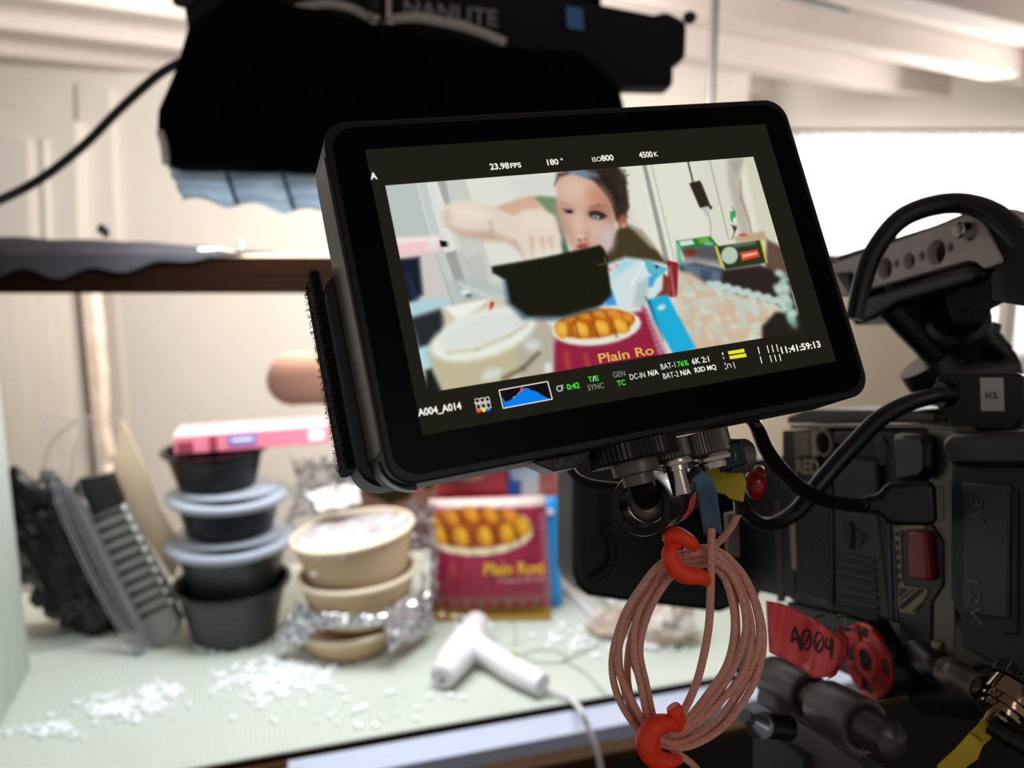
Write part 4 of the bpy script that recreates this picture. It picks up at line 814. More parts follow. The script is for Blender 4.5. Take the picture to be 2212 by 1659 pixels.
# roti bag in the picture
pl([(1198, 745), (1210, 700), (1388, 660), (1412, 690), (1440, 770), (1198, 812)], (146, 34, 62), 2.5); pl([(1388, 662), (1404, 656), (1438, 762), (1424, 766)], (206, 190, 190), 3, .85)
for k in range(9): c.ell((1393+k*4.4, 672+k*11), 3.5, 5, (160, 60, 90), 2, 0, .8)
pl([(1180, 695), (1290, 662), (1385, 660), (1385, 672), (1195, 710)], (215, 224, 220), 3); c.ell((1288, 706), 97, 40, (222, 226, 208), 2, -6); c.ell((1284, 699), 86, 31, (176, 92, 18), 2.2, -6)
for x, y, rx, ry, ro in [(1232, 688, 16, 8, -20), (1262, 682, 17, 8, 20), (1295, 679, 18, 8, 25), (1328, 680, 20, 9, 25), (1356, 686, 14, 9, 30), (1214, 712, 15, 20, -10), (1256, 712, 20, 15, 38), (1300, 708, 20, 15, 38), (1340, 704, 20, 14, 38)]:
    up_ = y < 695; c.ell((x, y), rx, ry, (206, 120, 34) if up_ else (218, 148, 44), 2, ro); c.ell((x-1, y-2), rx*.7, ry*.6, (224, 146, 52) if up_ else (236, 180, 76), 3, ro)
    c.line([(x+rx*.8, y-ry*.5), (x+rx*.9, y+ry*.7)], 2.5, (120, 62, 14), 2, .6)
for x in (1240, 1281, 1322): c.line([(x, 695), (x+10, 728)], 3, (120, 50, 12), 2.5, .8)
c.line([(1222, 760), (1228, 800)], 8, (200, 80, 50), 4, .7); c.line([(1264, 765), (1270, 790)], 5, (210, 90, 40), 3, .7)
pl([(1398, 648), (1440, 636), (1502, 752), (1456, 768), (1410, 690)], (30, 170, 214), 2); c.ell((1428, 664), 9, 6, (200, 222, 214), 2, -20); pl([(1392, 640), (1404, 650), (1432, 735), (1420, 700)], (40, 60, 80), 2, .7); pl([(1455, 642), (1470, 636), (1480, 690), (1462, 680)], (206, 206, 196), 3, .7)
# black container in the person's hand
pl([(1070, 577), (1130, 570), (1300, 536), (1318, 640), (1290, 668), (1215, 690), (1130, 690), (1096, 655), (1088, 606)], (28, 60, 84), 4, .8)
pl([(1062, 577), (1180, 556), (1296, 530), (1308, 545), (1320, 636), (1300, 658), (1215, 682), (1140, 682), (1104, 655), (1094, 605), (1064, 590)], (27, 26, 16), 1.8)
c.line([(1290, 572), (1306, 571)], 1, (190, 180, 90), .6); c.line([(1304, 556), (1308, 571)], 1, (190, 180, 90), .6)
for _ in range(3):
    q_ = np.pad(c.a, ((1, 1), (1, 1), (0, 0)), 'edge'); c.a = (q_[:-2, 1:-1]+q_[2:, 1:-1]+q_[1:-1, :-2]+q_[1:-1, 2:]+2*q_[1:-1, 1:-1])/6
Fo = [np.array(ml(fx0, fy0, .0056)), np.array(MX*(fx1-fx0)), np.array(MYd*(fy1-fy0))]
c.mesh('live_picture', lambda u, v: [Fo[0][i]+Fo[1][i]*u+Fo[2][i]*v for i in range(3)], vmat('screen_picture', emit=True), scn)
# screen lettering
m = MB()
def scr(s, px, py, wpx, hpx, mi, bold=.012):
    m.mi = mi; o_ = MP.hit(px, py, .0057); w_ = (MP.hit(px+wpx/2, py, .0057)-MP.hit(px-wpx/2, py, .0057)).length; h_ = (MP.hit(px, py+hpx/2, .0057)-MP.hit(px, py-hpx/2, .0057)).length
    add_text(m, s, o_, MX, -MYd, h=h_, width=w_, bold=bold)
WH, GR, GY = 0, 1, 2
UIM = [glow('ui_white', (240, 238, 228)), glow('ui_green', (70, 225, 60)), glow('ui_grey', (135, 132, 126)), glow('ui_yellow', (232, 228, 40)), glow('ui_red', (238, 70, 50)), glow('ui_blue', (10, 125, 235)), glow('ui_dark', (16, 16, 20))]
for a in [('23.98', 1079, 359, 42, 14, WH, .03), ('FPS', 1114, 357, 24, 11, WH, .03), ('180', 1194, 350, 25, 13, WH, .03), ('°', 1213, 344, 5, 5, WH, .02), ('ISO', 1289, 344, 20, 10, WH, .01), ('800', 1312, 341, 27, 13, WH, .03), ('4500', 1395, 334, 30, 13, WH, .03), ('K', 1417, 333, 9, 10, WH, .02),
          ('A', 807, 380, 15, 15, WH, .04), ('A004_A014', 950, 885, 96, 19, WH, .03), ('CF', 1210, 839, 16, 13, WH, 0), ('0:42', 1238, 834, 28, 13, GR, .02), ('T', 1275, 819, 9, 11, GR, .02), ('/', 1282, 818, 6, 12, WH, .01), ('E', 1289, 817, 8, 11, GR, .02), ('SYNC', 1287, 835, 36, 12, GY, .01), ('GEN', 1337, 808, 27, 12, GY, .01), ('TC', 1342, 827, 18, 12, GR, .02),
          ('DC-IN', 1377, 812, 34, 12, WH, 0), ('N/A', 1411, 805, 23, 12, WH, .03), ('BAT-1', 1443, 790, 32, 12, WH, 0), ('76%', 1475, 785, 25, 12, GR, .02), ('6K 2:1', 1513, 778, 38, 13, WH, .02), ('BAT-2', 1449, 810, 34, 12, WH, 0), ('N/A', 1481, 804, 23, 12, WH, .03), ('R3D MQ', 1524, 797, 48, 13, WH, .03), ('11:41:59:13', 1730, 750, 88, 15, WH, .03),
          ('1', 1561, 764, 3, 5, WH, 0), ('2', 1563, 773, 4, 5, WH, 0), ('3', 1566, 786, 4, 5, WH, 0), ('4', 1568, 796, 4, 5, WH, 0), ('∩', 1575, 790, 9, 9, WH, .02)]: scr(*a)
def quad(pts, mi, o_=.0057): m.mi = mi; m.add([MP.hit(x, y, o_) for x, y in pts], [[0, 1, 2, 3]])
def seg(x0, y0, x1, y1, w_, mi, o_=.0057):
    l = math.hypot(x1-x0, y1-y0); nx, ny = -(y1-y0)/l*w_/2, (x1-x0)/l*w_/2; quad([(x0+nx, y0+ny), (x1+nx, y1+ny), (x1-nx, y1-ny), (x0-nx, y0-ny)], mi, o_)
ob('display_lettering', m, UIM, scn); m = MB()
m.mi = 7; add_text(m, 'Plain Ro', MP.hit(1353, 765, .0057), MX, -MYd, h=.0032, width=.0205, bold=.02); ob('pictured_lettering', m, UIM+[glow('picture_yellow', (216, 170, 82))], scn); m = MB()
quad([(1572, 759), (1607, 753), (1609, 761), (1574, 766)], 3); quad([(1575, 769), (1611, 763), (1613, 771), (1577, 776)], 3)
seg(1584, 782, 1588, 796, 1.5, WH)
for x in (1637, 1657, 1667, 1677): seg(x, 749-(x-1637)*.13, x+4, 765-(x-1637)*.13, 2, WH)
for x in (1642, 1663, 1673, 1683): seg(x, 770-(x-1642)*.13, x+4, 785-(x-1642)*.13, 2, WH)
ob('level_meter', m, UIM, scn); m = MB()
# false colour icons and histogram
for i in range(3):
    for j in range(2):
        x, y = 1026+i*11, 862+j*12-i*1.6+0; x += j*2.2
        for a in ((x, y, x+8, y-1.2), (x+8, y-1.2, x+10.5, y+10), (x+10.5, y+10, x+2.2, y+11.3), (x+2.2, y+11.3, x, y)): seg(*a, 1.3, WH)
seg(1024, 871, 1057, 866, 1.4, WH)
for i, (x, y, k) in enumerate([(1034, 887, 4), (1045, 885, 3), (1054, 883, 5)]):
    m.mi = k; cc_ = MP.hit(x, y, .0057); m.add([cc_+MX*.00075*math.cos(t)+MYd*.00075*math.sin(t) for t in np.linspace(0, 6.283, 16, endpoint=False)], [list(range(16))])
ob('exposure_icon', m, UIM, scn); m = MB()
hq = [(1078, 843), (1183, 824), (1193, 862), (1087, 882)]
quad(hq, 6, .00565)
for i in range(4): seg(*hq[i], *hq[(i+1) % 4], 2, WH)
hist = [(0, .0), (0, .6), (.04, .28), (.15, .32), (.27, .48), (.33, .6), (.4, .66), (.5, .85), (.58, .8), (.66, .62), (.74, .55), (.84, .28), (.95, .06), (.97, 0)]
def hp(u, v, o_=.0058):
    a = [hq[3][i]+(hq[2][i]-hq[3][i])*u for i in (0, 1)]; b = [hq[0][i]+(hq[1][i]-hq[0][i])*u for i in (0, 1)]
    return MP.hit(a[0]+(b[0]-a[0])*v, a[1]+(b[1]-a[1])*v, o_)
m.mi = 4; m.add([hp(.02+u*.94, v*.98+.02, .0058) for u, v in [(.2, .3), (.3, .55), (.4, .72), (.47, .98), (.53, .6), (.5, .2)]], [list(range(6))])
m.mi = 3; m.add([hp(u, v, .00585) for u, v in [(.22, .3), (.25, .52), (.3, .5), (.3, .3)]], [[0, 1, 2, 3]])
m.mi = 5; m.add([hp(.03+u*.94, .03+v, .0059) for u, v in hist], [list(range(len(hist)))])
ob('histogram', m, UIM, scn)
#@@MOUNT
# ------------------------------------------------------------------ ball mount under the monitor
MU = -MYd
def mb_(px, py, off): return MP.hit(px, py, off)
mt = thing('ball_mount', mb_(1400, 1090, -.01), 'black ball-joint mount with knurled wheel screwed under the monitor', 'mount')
bw = ml(loc(1372, 955)[0]+.003, y1m, -.009)
m = MB(); m.lathe(bw, MYd, [(.0158, 0), (.0158, .001), (.0158, .0055), (.0152, .0062), (0, .0062)], 110, knurl=.025); ob('knurled_wheel', m, M_BLKM, mt, ang=15)
m = MB(); m.lathe(bw+MYd*.0062, MYd, [(.0082, 0), (.0082, .004), (.0055, .0045), (.0055, .008)], 32); ob('neck', m, M_OLIVE, mt, ang=30)
bc = P(1400, 1085, .297)
m = MB(); m.tube([bw+MYd*.012, bc], .0048, 20, smooth=1); ob('stem', m, M_BLKM, mt)
m = MB(); m.ell(bc, RT*.0072, UP*.0072, FW*.0072, 30, 18); ob('ball', m, mat('scratched_ball', (165, 148, 138), .25, .35, noise=(200, (105, 90, 84), (1, 1, 1))), mt)
ax_ = (ray(1530, 1035)*.40+CAM-bc).normalized()
m = MB(); m.lathe(bc-ax_*.009, ax_, [(.0078, .008), (.0085, 0), (.0108, -.0006), (.0112, .001), (.0108, .020), (.0100, .024), (.0100, .06)], 48, cap=False); ob('socket_tube', m, M_BLKM, mt, thick=.0004, ang=30)
m = MB(); m.lathe(bc+ax_*.018, ax_, [(.0114, 0), (.0116, .001), (.0116, .011), (.0114, .012)], 48, cap=False); ob('red_tape_band', m, M_RTAPE, mt, label='red tape wrapped around the arm')
m = MB(); m.ell(P(1450, 1000, .36), RT*.0085, UP*.0085, FW*.0085, 24, 14); m.tube([P(1450, 1000, .36), P(1500, 1000, .40)], .006, 12); tag(ob('round_knob', m, M_RUB), 'smooth round black knob behind the ball mount', 'knob')
m = MB(); m.tube([P(x, y, .34) for x, y in [(1225, 975), (1228, 1005), (1245, 1030), (1280, 1045), (1340, 1052)]], .0019, 10); tag(ob('black_lead', m, M_RUB), 'thin black lead curving below the monitor, left of the mount', 'cable')
m = MB(); a = ml(loc(1200, 985)[0], y1m, -.010); m.prism([a-MX*.008, a+MX*.014, a+MX*.008+MYd*.0045, a-MX*.001+MYd*.0045], MN*.010); ob('bottom_lug', m, M_BLKM, mo, .0004)
# ------------------------------------------------------------------ video connectors
def bnc(bx0, name='connector_ring'):
    pass
c1 = ml(loc(1484, 935)[0], y1m+.001, -.012)
ca = thing('video_cable', c1, 'copper braided video cable coiled and tied below the monitor', 'cable')
m = MB(); m.lathe(c1, MYd, [(.0066, 0), (.0066, .0065), (.006, .0072), (0, .0072)], 72, knurl=.05); ob('connector_ring', m, M_OLIVE, ca, ang=15)
m = MB(); m.lathe(c1+MYd*.007, MYd, [(.0068, 0), (.007, .001), (.0068, .002), (.0048, .0024), (.0048, .004), (.0036, .0042), (.0034, .0125), (0, .0125)], 32); m.ell(c1+MYd*.0082-MX*.0066+MN*.002, MX*.0011, MYd*.0011, MN*.0011, 10, 8); m.ell(c1+MYd*.0082+MX*.0066+MN*.002, MX*.0011, MYd*.0011, MN*.0011, 10, 8); ob('connector_barrel', m, M_STEEL, ca, ang=30)
e1 = c1+MYd*.0195
t0 = P(1508, 1022, .285); t1 = P(1540, 1150, .297)
m = MB(); m.tube([e1, t0], [.0028, .003], 14, smooth=1); ob('strain_relief', m, mat('teal_boot', (24, 40, 48), .5), ca)
tw = (t1-t0).normalized(); tsd = tw.cross(MN).normalized()
def tape(pts, wd, nrm, amp, seed, n=18):
    r_ = random.Random(seed); mm = MB(); P_ = spline([V(p) for p in pts], 8)
    def fn(u, v):
        i = v*(len(P_)-1); k = min(int(i), len(P_)-2); p = P_[k].lerp(P_[k+1], i-k); t = (P_[k+1]-P_[k]).normalized(); sd = t.cross(V(nrm)).normalized()
        return p+sd*wd*(u-.5)+V(nrm)*amp*(math.sin(v*9+seed)+.6*math.sin(u*6+v*3))+(t*r_.uniform(-.0006, .0006) if v in (0, 1) else V((0, 0, 0)))
    mm.grid(fn, 8, n); return mm
m = tape([P(1500, 1030, .2815), P(1525, 1055, .283), P(1533, 1105, .29), P(1540, 1152, .294)], .0068, (ray(1520, 1090)*-1).normalized(), .0004, 1); ob('blue_tape_wrap', m, M_BTAPE, ca, thick=.0012, label='blue-grey tape wrapped around the cable')
CD = .300; CR = .00135
outer = [(1480, 1188), (1545, 1186), (1612, 1248), (1648, 1360), (1634, 1462), (1572, 1560), (1500, 1612), (1442, 1612), (1390, 1588), (1338, 1512), (1322, 1430), (1342, 1338), (1385, 1268), (1430, 1216)]
inner = [(1502, 1222), (1534, 1222), (1568, 1255), (1586, 1340), (1572, 1430), (1528, 1500), (1482, 1556), (1440, 1588), (1415, 1560), (1398, 1475), (1384, 1400), (1402, 1322), (1440, 1258), (1474, 1232)]
rn = random.Random(31); NS = 7
m = MB(); pts = []
for k in range(NS):
    s_ = k/(NS-1); jx = rn.uniform(-5, 5)
    for i, (a, b) in enumerate(zip(outer, inner)):
        w1 = 0 if i in (0, 7) else 1; s2 = min(1, max(0, s_+rn.uniform(-.05, .05)*w1+.12*math.sin(i*1.3+k*2.1)*w1*(.3 if k in (0, NS-1) else 1)))
        x = a[0]+(b[0]-a[0])*s2; y = a[1]+(b[1]-a[1])*s2
        pts.append(P(x, y, CD+.0022*math.sin(k*2.4+i*.8)+(.0015 if k % 2 else -.0015)))
m.tube(pts, CR, 10, smooth=7)
ob('cable_coil', m, M_COP, ca)
m = MB(); m.tube([P(1537, 1140, .2925), P(1536, 1200, .292), P(1535, 1280, .292), P(1530, 1360, .293), P(1512, 1450, .294), P(1490, 1510, .296), P(1462, 1560, .298), P(1440, 1600, .300)], CR*1.1, 10, smooth=7); m.tube([P(1445, 1612, .3), P(1470, 1632, .3), P(1500, 1655, .302), P(1530, 1700, .305)], CR, 10); ob('cable_tail', m, M_COP, ca)
m = MB(); m.tube([P(1598, 1090, .315), P(1592, 1115, .313), P(1572, 1150, .309), P(1540, 1180, .304), P(1500, 1192, .301), P(1478, 1190, .3)], CR*1.05, 10); ob('cable_lead', m, M_COP, ca)
# second connector, right-angled
c2 = ml(loc(1563, 918)[0], y1m+.0008, -.011)
m = MB(); m.lathe(c2, MYd, [(.0078, 0), (.0078, .0075), (.0072, .0085), (0, .0085)], 80, knurl=.05); ob('connector_ring', m, M_OLIVE, ca, ang=15)
m = MB(); m.lathe(c2+MYd*.0082, MYd, [(.0078, 0), (.0082, .0012), (.0078, .0024), (.0058, .003), (.0056, .005)], 36); m.ell(c2+MYd*.0092-MX*.0078+MN*.002, MX*.0012, MYd*.0012, MN*.0012, 10, 8); ob('connector_collar', m, M_STEEL, ca, ang=30)
bq = [(1543, 965), (1602, 950), (1615, 1002), (1556, 1020)]
PB = Plane(P(1580, 985, .283), (ray(1580, 985)*-1).normalized()+RT*-.0)
m = MB(); PB.slab(m, bq, .001, -.011); ob('angle_block', m, mat('dark_green_steel', (38, 52, 52), .2, .8), ca, .0006)
m = MB(); cen = PB.hit(1592, 985, -.006); m.lathe(cen, (RT+FW*.2).normalized(), [(.0062, -.004), (.0062, .003), (.0056, .0045), (.004, .0045)], 36); ob('angle_cap', m, M_OLIVE, ca, ang=30)
m = MB(); yt = [(1543, 978), (1556, 1020), (1600, 1010), (1612, 1040), (1606, 1085), (1577, 1078), (1565, 1068), (1520, 1060), (1522, 1020), (1532, 985)]
PY = Plane(P(1570, 1040, .296), (ray(1570, 1040)*-1).normalized()); PY.slab(m, yt, 0, -.0012); ob('yellow_tape_wrap', m, M_YTAPE, ca, .0004, label='yellow tape flag on the angled connector')
m = MB(); m.tube([P(1596, 1075, .303), P(1597, 1100, .312)], .0024, 12); ob('strain_relief', m, M_RUB, ca)
# red silicone ties
tg = 'red silicone cable ties'
m = MB(); m.tube([P(x, y, d) for x, y, d in [(1468, 1180, .292), (1448, 1162, .291), (1462, 1155, .289), (1490, 1170, .288), (1503, 1182, .290)]], [.0020, .0030, .0030, .0026, .0018], 14)
m.tube([P(x, y, d) for x, y, d in [(1452, 1178, .290), (1447, 1198, .289), (1458, 1225, .289), (1482, 1242, .289), (1512, 1246, .290), (1530, 1258, .293)]], [.0022, .0031, .0033, .0034, .0030, .0018], 14)
tag(ob('cable_tie', m, M_RED), 'red silicone tie knotted around the top of the copper coil', 'cable tie', tg)
m = MB(); m.tube([P(x, y, d) for x, y, d in [(1470, 1562, .291), (1458, 1535, .29), (1452, 1525, .29)]][::-1], [.0024, .0030, .0022], 14)
m.tube([P(x, y, d) for x, y, d in [(1468, 1572, .294), (1440, 1562, .290), (1412, 1572, .288), (1398, 1605, .288), (1412, 1636, .290), (1440, 1645, .292), (1466, 1640, .296)]], [.0018, .0032, .0040, .0042, .0038, .003, .002], 14)
tag(ob('cable_tie', m, M_RED), 'red silicone tie looped around the bottom of the copper coil', 'cable tie', tg)
m = MB(); m.ell(P(1632, 1045, .34), RT*.0048, UP*.0066, FW*.005); m.ell(P(1640, 1020, .34), RT*.0025, UP*.003, FW*.003); tag(ob('red_knob', m, mat('glossy_red_knob', (150, 14, 12), .2)), 'small glossy red knob behind the black power lead', 'knob')
#@@CAM
# ------------------------------------------------------------------ cinema camera at the right
DV = ray(704, 950).normalized(); NS_ = DV.cross(TU).normalized()
if NS_.dot(ray(1900, 1200)) > 0: NS_ = -NS_
US = NS_.cross(DV).normalized()
if US.z < 0: US = -US
S = Plane(P(1900, 1200, .43), NS_)
cmr = thing('cinema_camera', S.hit(1900, 1350, -.05), 'dark grey cinema camera with vent grille and ribbed side door', 'camera')
def sl(name, pts, front, back, m_, par=cmr, bev=.0006, **k):
    mm = MB(); S.slab(mm, pts, front, back); return ob(name, mm, m_, par, bev, **k)
sl('camera_body', [(1690, 930), (1990, 925), (2065, 925), (2065, 1430), (1935, 1412), (1925, 1352), (1712, 1298), (1690, 1280)], 0, -.10, M_CAMD)
sl('lens_mount', [(1585, 1000), (1692, 985), (1695, 1290), (1600, 1270)], -.004, -.09, M_BLK)
sl('mount_stripe', [(1672, 1085), (1686, 1085), (1692, 1300), (1678, 1300)], -.003, -.005, mat('bronze_stripe', (62, 48, 40), .5))
sl('top_plate', [(1706, 918), (1985, 915), (2062, 922), (2062, 930), (1985, 925), (1706, 926)], .004, -.10, M_OLIVE, bev=.0004)
sl('top_rail', [(1700, 900), (1740, 884), (1985, 888), (2020, 892), (2022, 912), (1700, 915)], -.018, -.07, M_RUB, bev=.001)
sl('strap_lug', [(1714, 930), (1748, 930), (1750, 985), (1716, 990)], .003, -.002, M_OLIVE); sl('strap_lug', [(1750, 930), (1765, 928), (1768, 985), (1752, 988)], .004, -.002, M_LABEL, label='paler bronze strip')
m = MB(); rc = S.hit(1784, 956, .004); m.lathe(rc, NS_, [(.0062, -.006), (.0085, -.006), (.0085, .001), (.0078, .002), (.0064, .002), (.006, -.006)], 36, cap=False); ob('screw_boss', m, M_OLIVE, cmr, ang=30)
sl('upper_cheek', [(1800, 932), (1935, 935), (1985, 950), (1998, 1030), (1925, 1045), (1925, 960), (1800, 958)], .006, 0, M_CAMD); m = MB(); m.ell(S.hit(1905, 973, .0065), DV*.005, US*.008, NS_*.0006); ob('oval_port', m, M_INK, cmr)
sl('rubber_cheek', [(1925, 935), (1990, 938), (2002, 960), (2002, 1020), (1985, 1038), (1925, 1038)], .012, .004, M_RUB, bev=.003)
sl('name_recess', [(1716, 992), (1766, 985), (1768, 1025), (1720, 1030)], .0025, 0, M_INK)
m = MB(); add_text(m, 'RED', S.hit(1744, 1008, .0032), -DV, US, width=.024, h=.009, bold=.03); ob('name_lettering', m, M_LABEL, cmr)
sl('door_panel', [(1798, 985), (1893, 992), (1897, 1120), (1925, 1345), (1804, 1306)], .004, 0, M_CAMG, bev=.0015)
# grille
G = [(1712, 1030), (1788, 1028), (1794, 1300), (1722, 1274)]
sl('grille_frame', [(1706, 1022), (1793, 1020), (1799, 1306), (1716, 1279)], .0018, 0, M_CAMG); sl('grille_recess', G, .0022, .001, M_INK)
m = MB()
def gp(u, v, o_):
    a = [G[0][i]+(G[1][i]-G[0][i])*u for i in (0, 1)]; b = [G[3][i]+(G[2][i]-G[3][i])*u for i in (0, 1)]; return S.hit(a[0]+(b[0]-a[0])*v, a[1]+(b[1]-a[1])*v, o_)
for i in range(9):
    for j in range(20):
        u = (i+.5)/9; v = (j+(.5 if i % 2 else 0)+.3)/20.6; m.prism([gp(u-.03, v-.012, .0026), gp(u+.05, v-.012, .0026), gp(u+.05, v+.008, .0026), gp(u-.03, v+.008, .0026)], -NS_*.0008)
ob('grille_mesh', m, M_CAMG, cmr)
m = MB(); gl = [(1707, 1130), (1715, 1272), (1722, 1280), (1790, 1303), (1797, 1300), (1797, 1110), (1790, 1025), (1780, 1022)]
m.tube([S.hit(x, y, .0025) for x, y in gl], .0006, 8, smooth=2); ob('grille_edge', m, M_OLIVE, cmr)
m = MB(); S.slab(m, [(1706, 1115), (1716, 1115), (1720, 1230), (1711, 1230)], .003, .0015); ob('side_strip', m, M_LABEL, cmr)
m = MB()
for k in range(7):
    y = 1198+k*19.6; xl, xr = 1806, 1884+k*1.3
    m.tube([S.hit(x, yy, .0042) for x, yy in [(xl, y-8), (xr, y+10), (xr+3.5, y+16), (xr, y+21), (xl, y+3)]], .00045, 6, smooth=3)
ob('door_ribs', m, M_INK, cmr)
sl('door_latch', [(1817, 1122), (1843, 1128), (1844, 1190), (1819, 1183)], .0046, .003, M_INK); m = MB(); m.tube([S.hit(x, y, .0052) for x, y in [(1833, 1130), (1838, 1140), (1838, 1172), (1833, 1182)]], .0009, 8); ob('latch_lever', m, M_CAMG, cmr)
m = MB(); m.tube([S.hit(x, y, .0043) for x, y in [(1852, 1142), (1877, 1164), (1853, 1180)]], .0004, 6, smooth=1); m.tube([S.hit(x, y, .0043) for x, y in [(1858, 1155), (1866, 1163), (1859, 1172)]], .0004, 6, smooth=1); ob('door_arrow', m, M_INK, cmr)
sl('door_edge', [(1900, 1115), (1912, 1115), (1936, 1345), (1924, 1342)], .0045, 0, M_INK)
for x in (1915, 1926): sl('body_rail', [(x, 1130), (x+5, 1130), (x+12, 1342), (x+7, 1342)], .0055, 0, mat('blue_grey_rail', (72, 76, 92), .4))
# hazard label + red release
sl('release_bay', [(1932, 1130), (2010, 1130), (2035, 1168), (2036, 1265), (2012, 1300), (2010, 1420), (1945, 1415)], .006, 0, M_BLK)
sl('release_button', [(1958, 1148), (1998, 1148), (2006, 1256), (1968, 1252), (1960, 1240)], .010, .004, M_REDPL, bev=.002)
m = MB()
lab = [(1940, 1262), (1950, 1266), (1990, 1270), (2002, 1272), (2003, 1281), (1979, 1322), (1974, 1326), (1946, 1322), (1940, 1314)]
S.slab(m, [(1932, 1137), (1944, 1137), (1948, 1255), (1955, 1265), (1941, 1267)], .0066, .0058); S.slab(m, lab, .0066, .0058); S.slab(m, [(1934, 1137), (1998, 1134), (1996, 1142), (1940, 1145)], .0066, .0058)
S.slab(m, [(2011, 1384), (2030, 1388), (2030, 1410), (2022, 1436), (2012, 1434)], .0066, .0058); m.mi = 1
for k in range(6): y = 1148+k*20; S.slab(m, [(1934+k*.9, y), (1940+k*.9, y), (1941+k*.9, y+11), (1935+k*.9, y+11)], .0069, .0064)
for q in ([(1942, 1271), (1962, 1271), (1942, 1291)], [(1942, 1308), (1984, 1272), (1998, 1274), (1948, 1317), (1943, 1314)], [(1968, 1321), (1990, 1302), (1978, 1321)], [(1942, 1301), (1942, 1296), (1970, 1272), (1975, 1272)], [(2013, 1420), (2029, 1395), (2029, 1404), (2014, 1430)]): S.slab(m, q, .0069, .0064)
ob('hazard_label', m, [M_LABEL, M_INK], cmr)
sl('rear_bracket', [(1998, 925), (2062, 928), (2062, 1450), (2040, 1440), (2012, 1380), (2012, 1300), (2034, 1262), (2032, 1175), (2005, 1130), (2005, 930)], .005, -.09, M_OLIVE)
# rosette
rc = S.hit(1876, 1425, .016); m = MB(); m.lathe(rc, -NS_, [(.019, 0), (.0195, .001), (.0195, .018)], 60); ob('rosette_housing', m, M_BLKM, cmr, ang=30)
m = MB(); m.lathe(rc, NS_, [(.0185, -.001), (.0185, .0006), (.009, .0008), (.009, .0022), (.0055, .0022), (.0045, -.001)], 60, cap=False)
for s_ in range(4):
    for k in range(10):
        a = math.radians(s_*90+20+k*5.2); d_ = DV*math.cos(a)+US*math.sin(a); t_ = NS_.cross(d_)
        m.mi = 0
        m.prism([rc+d_*.0095+NS_*.0006-t_*.0003, rc+d_*.0182+NS_*.0006-t_*.0007, rc+d_*.0182+NS_*.0006+t_*.0002, rc+d_*.0095+NS_*.0006+t_*.0001], NS_*.0017)
    m.mi = 1; a0 = math.radians(s_*90+74); a1 = math.radians(s_*90+106); pc = [rc+NS_*.0007+(DV*math.cos(a)+US*math.sin(a))*q_ for q_, a in [(.0115, a0), (.0165, a0), (.0168, (a0+a1)/2), (.0165, a1), (.0115, a1), (.0112, (a0+a1)/2)]]; m.prism(pc, NS_*.0002)
ob('rosette_face', m, [M_REDMET, mat('dark_red_recess', (60, 8, 8), .5)], cmr, ang=20, label='red anodised toothed rosette')
m = MB(); m.lathe(rc, NS_, [(.0048, .0012), (.0048, .0004), (0, .0004)], 30); ob('rosette_hole', m, M_INK, cmr)
m = MB(); kc = S.hit(1975, 1395, -.004); m.ell(kc, DV*.022, US*.0165, NS_*.014); m.tube([kc, S.hit(2020, 1440, .008), S.hit(2045, 1452, .010)], [.010, .008, .0055], 18); ob('grip_arm', m, M_RUB, cmr); m = MB(); m.lathe(S.hit(2052, 1452, .014), -DV+NS_*.2, [(.0064, -.002), (.0064, .009), (.0058, .010), (.0058, .024)], 36, cap=False); m.mi = 0; ob('lever_collar', m, M_OLIVE, cmr, thick=.0008)
sl('base_plate', [(1700, 1300), (1925, 1356), (2100, 1470), (2212, 1520), (2300, 1580), (2300, 1640), (2060, 1560), (1925, 1500), (1700, 1400)], -.012, -.10, M_BLK)
# battery block
bt = thing('camera_battery', S.hit(2130, 1430, 0), 'large dark battery block on the back of the cinema camera', 'battery')
sl('battery_body', [(2052, 990), (2330, 985), (2330, 1500), (2212, 1470), (2075, 1400), (2070, 1330), (2050, 1290)], .012, -.075, M_BATT, bt, .002)
sl('battery_lid', [(2030, 948), (2052, 936), (2330, 930), (2330, 1015), (2056, 1010), (2030, 980)], .018, -.08, M_RUB, bt, .006, seg=4)
sl('battery_panel', [(2075, 1040), (2180, 1045), (2178, 1340), (2080, 1325)], .0135, .011, mat('battery_panel_grey', (52, 54, 60), .5), bt, .0015); sl('battery_groove', [(2184, 1060), (2196, 1060), (2196, 1370), (2168, 1372), (2168, 1362), (2184, 1350)], .0132, .011, M_INK, bt)
m = MB(); add_text(m, '3V', S.hit(2111, 1103, .0139), -US, -DV, width=.011, h=.0065); add_text(m, '12V', S.hit(2106, 1300, .0139), -US, -DV, width=.019, h=.0065); ob('battery_lettering', m, mat('embossed_print', (88, 90, 94), .5), bt)
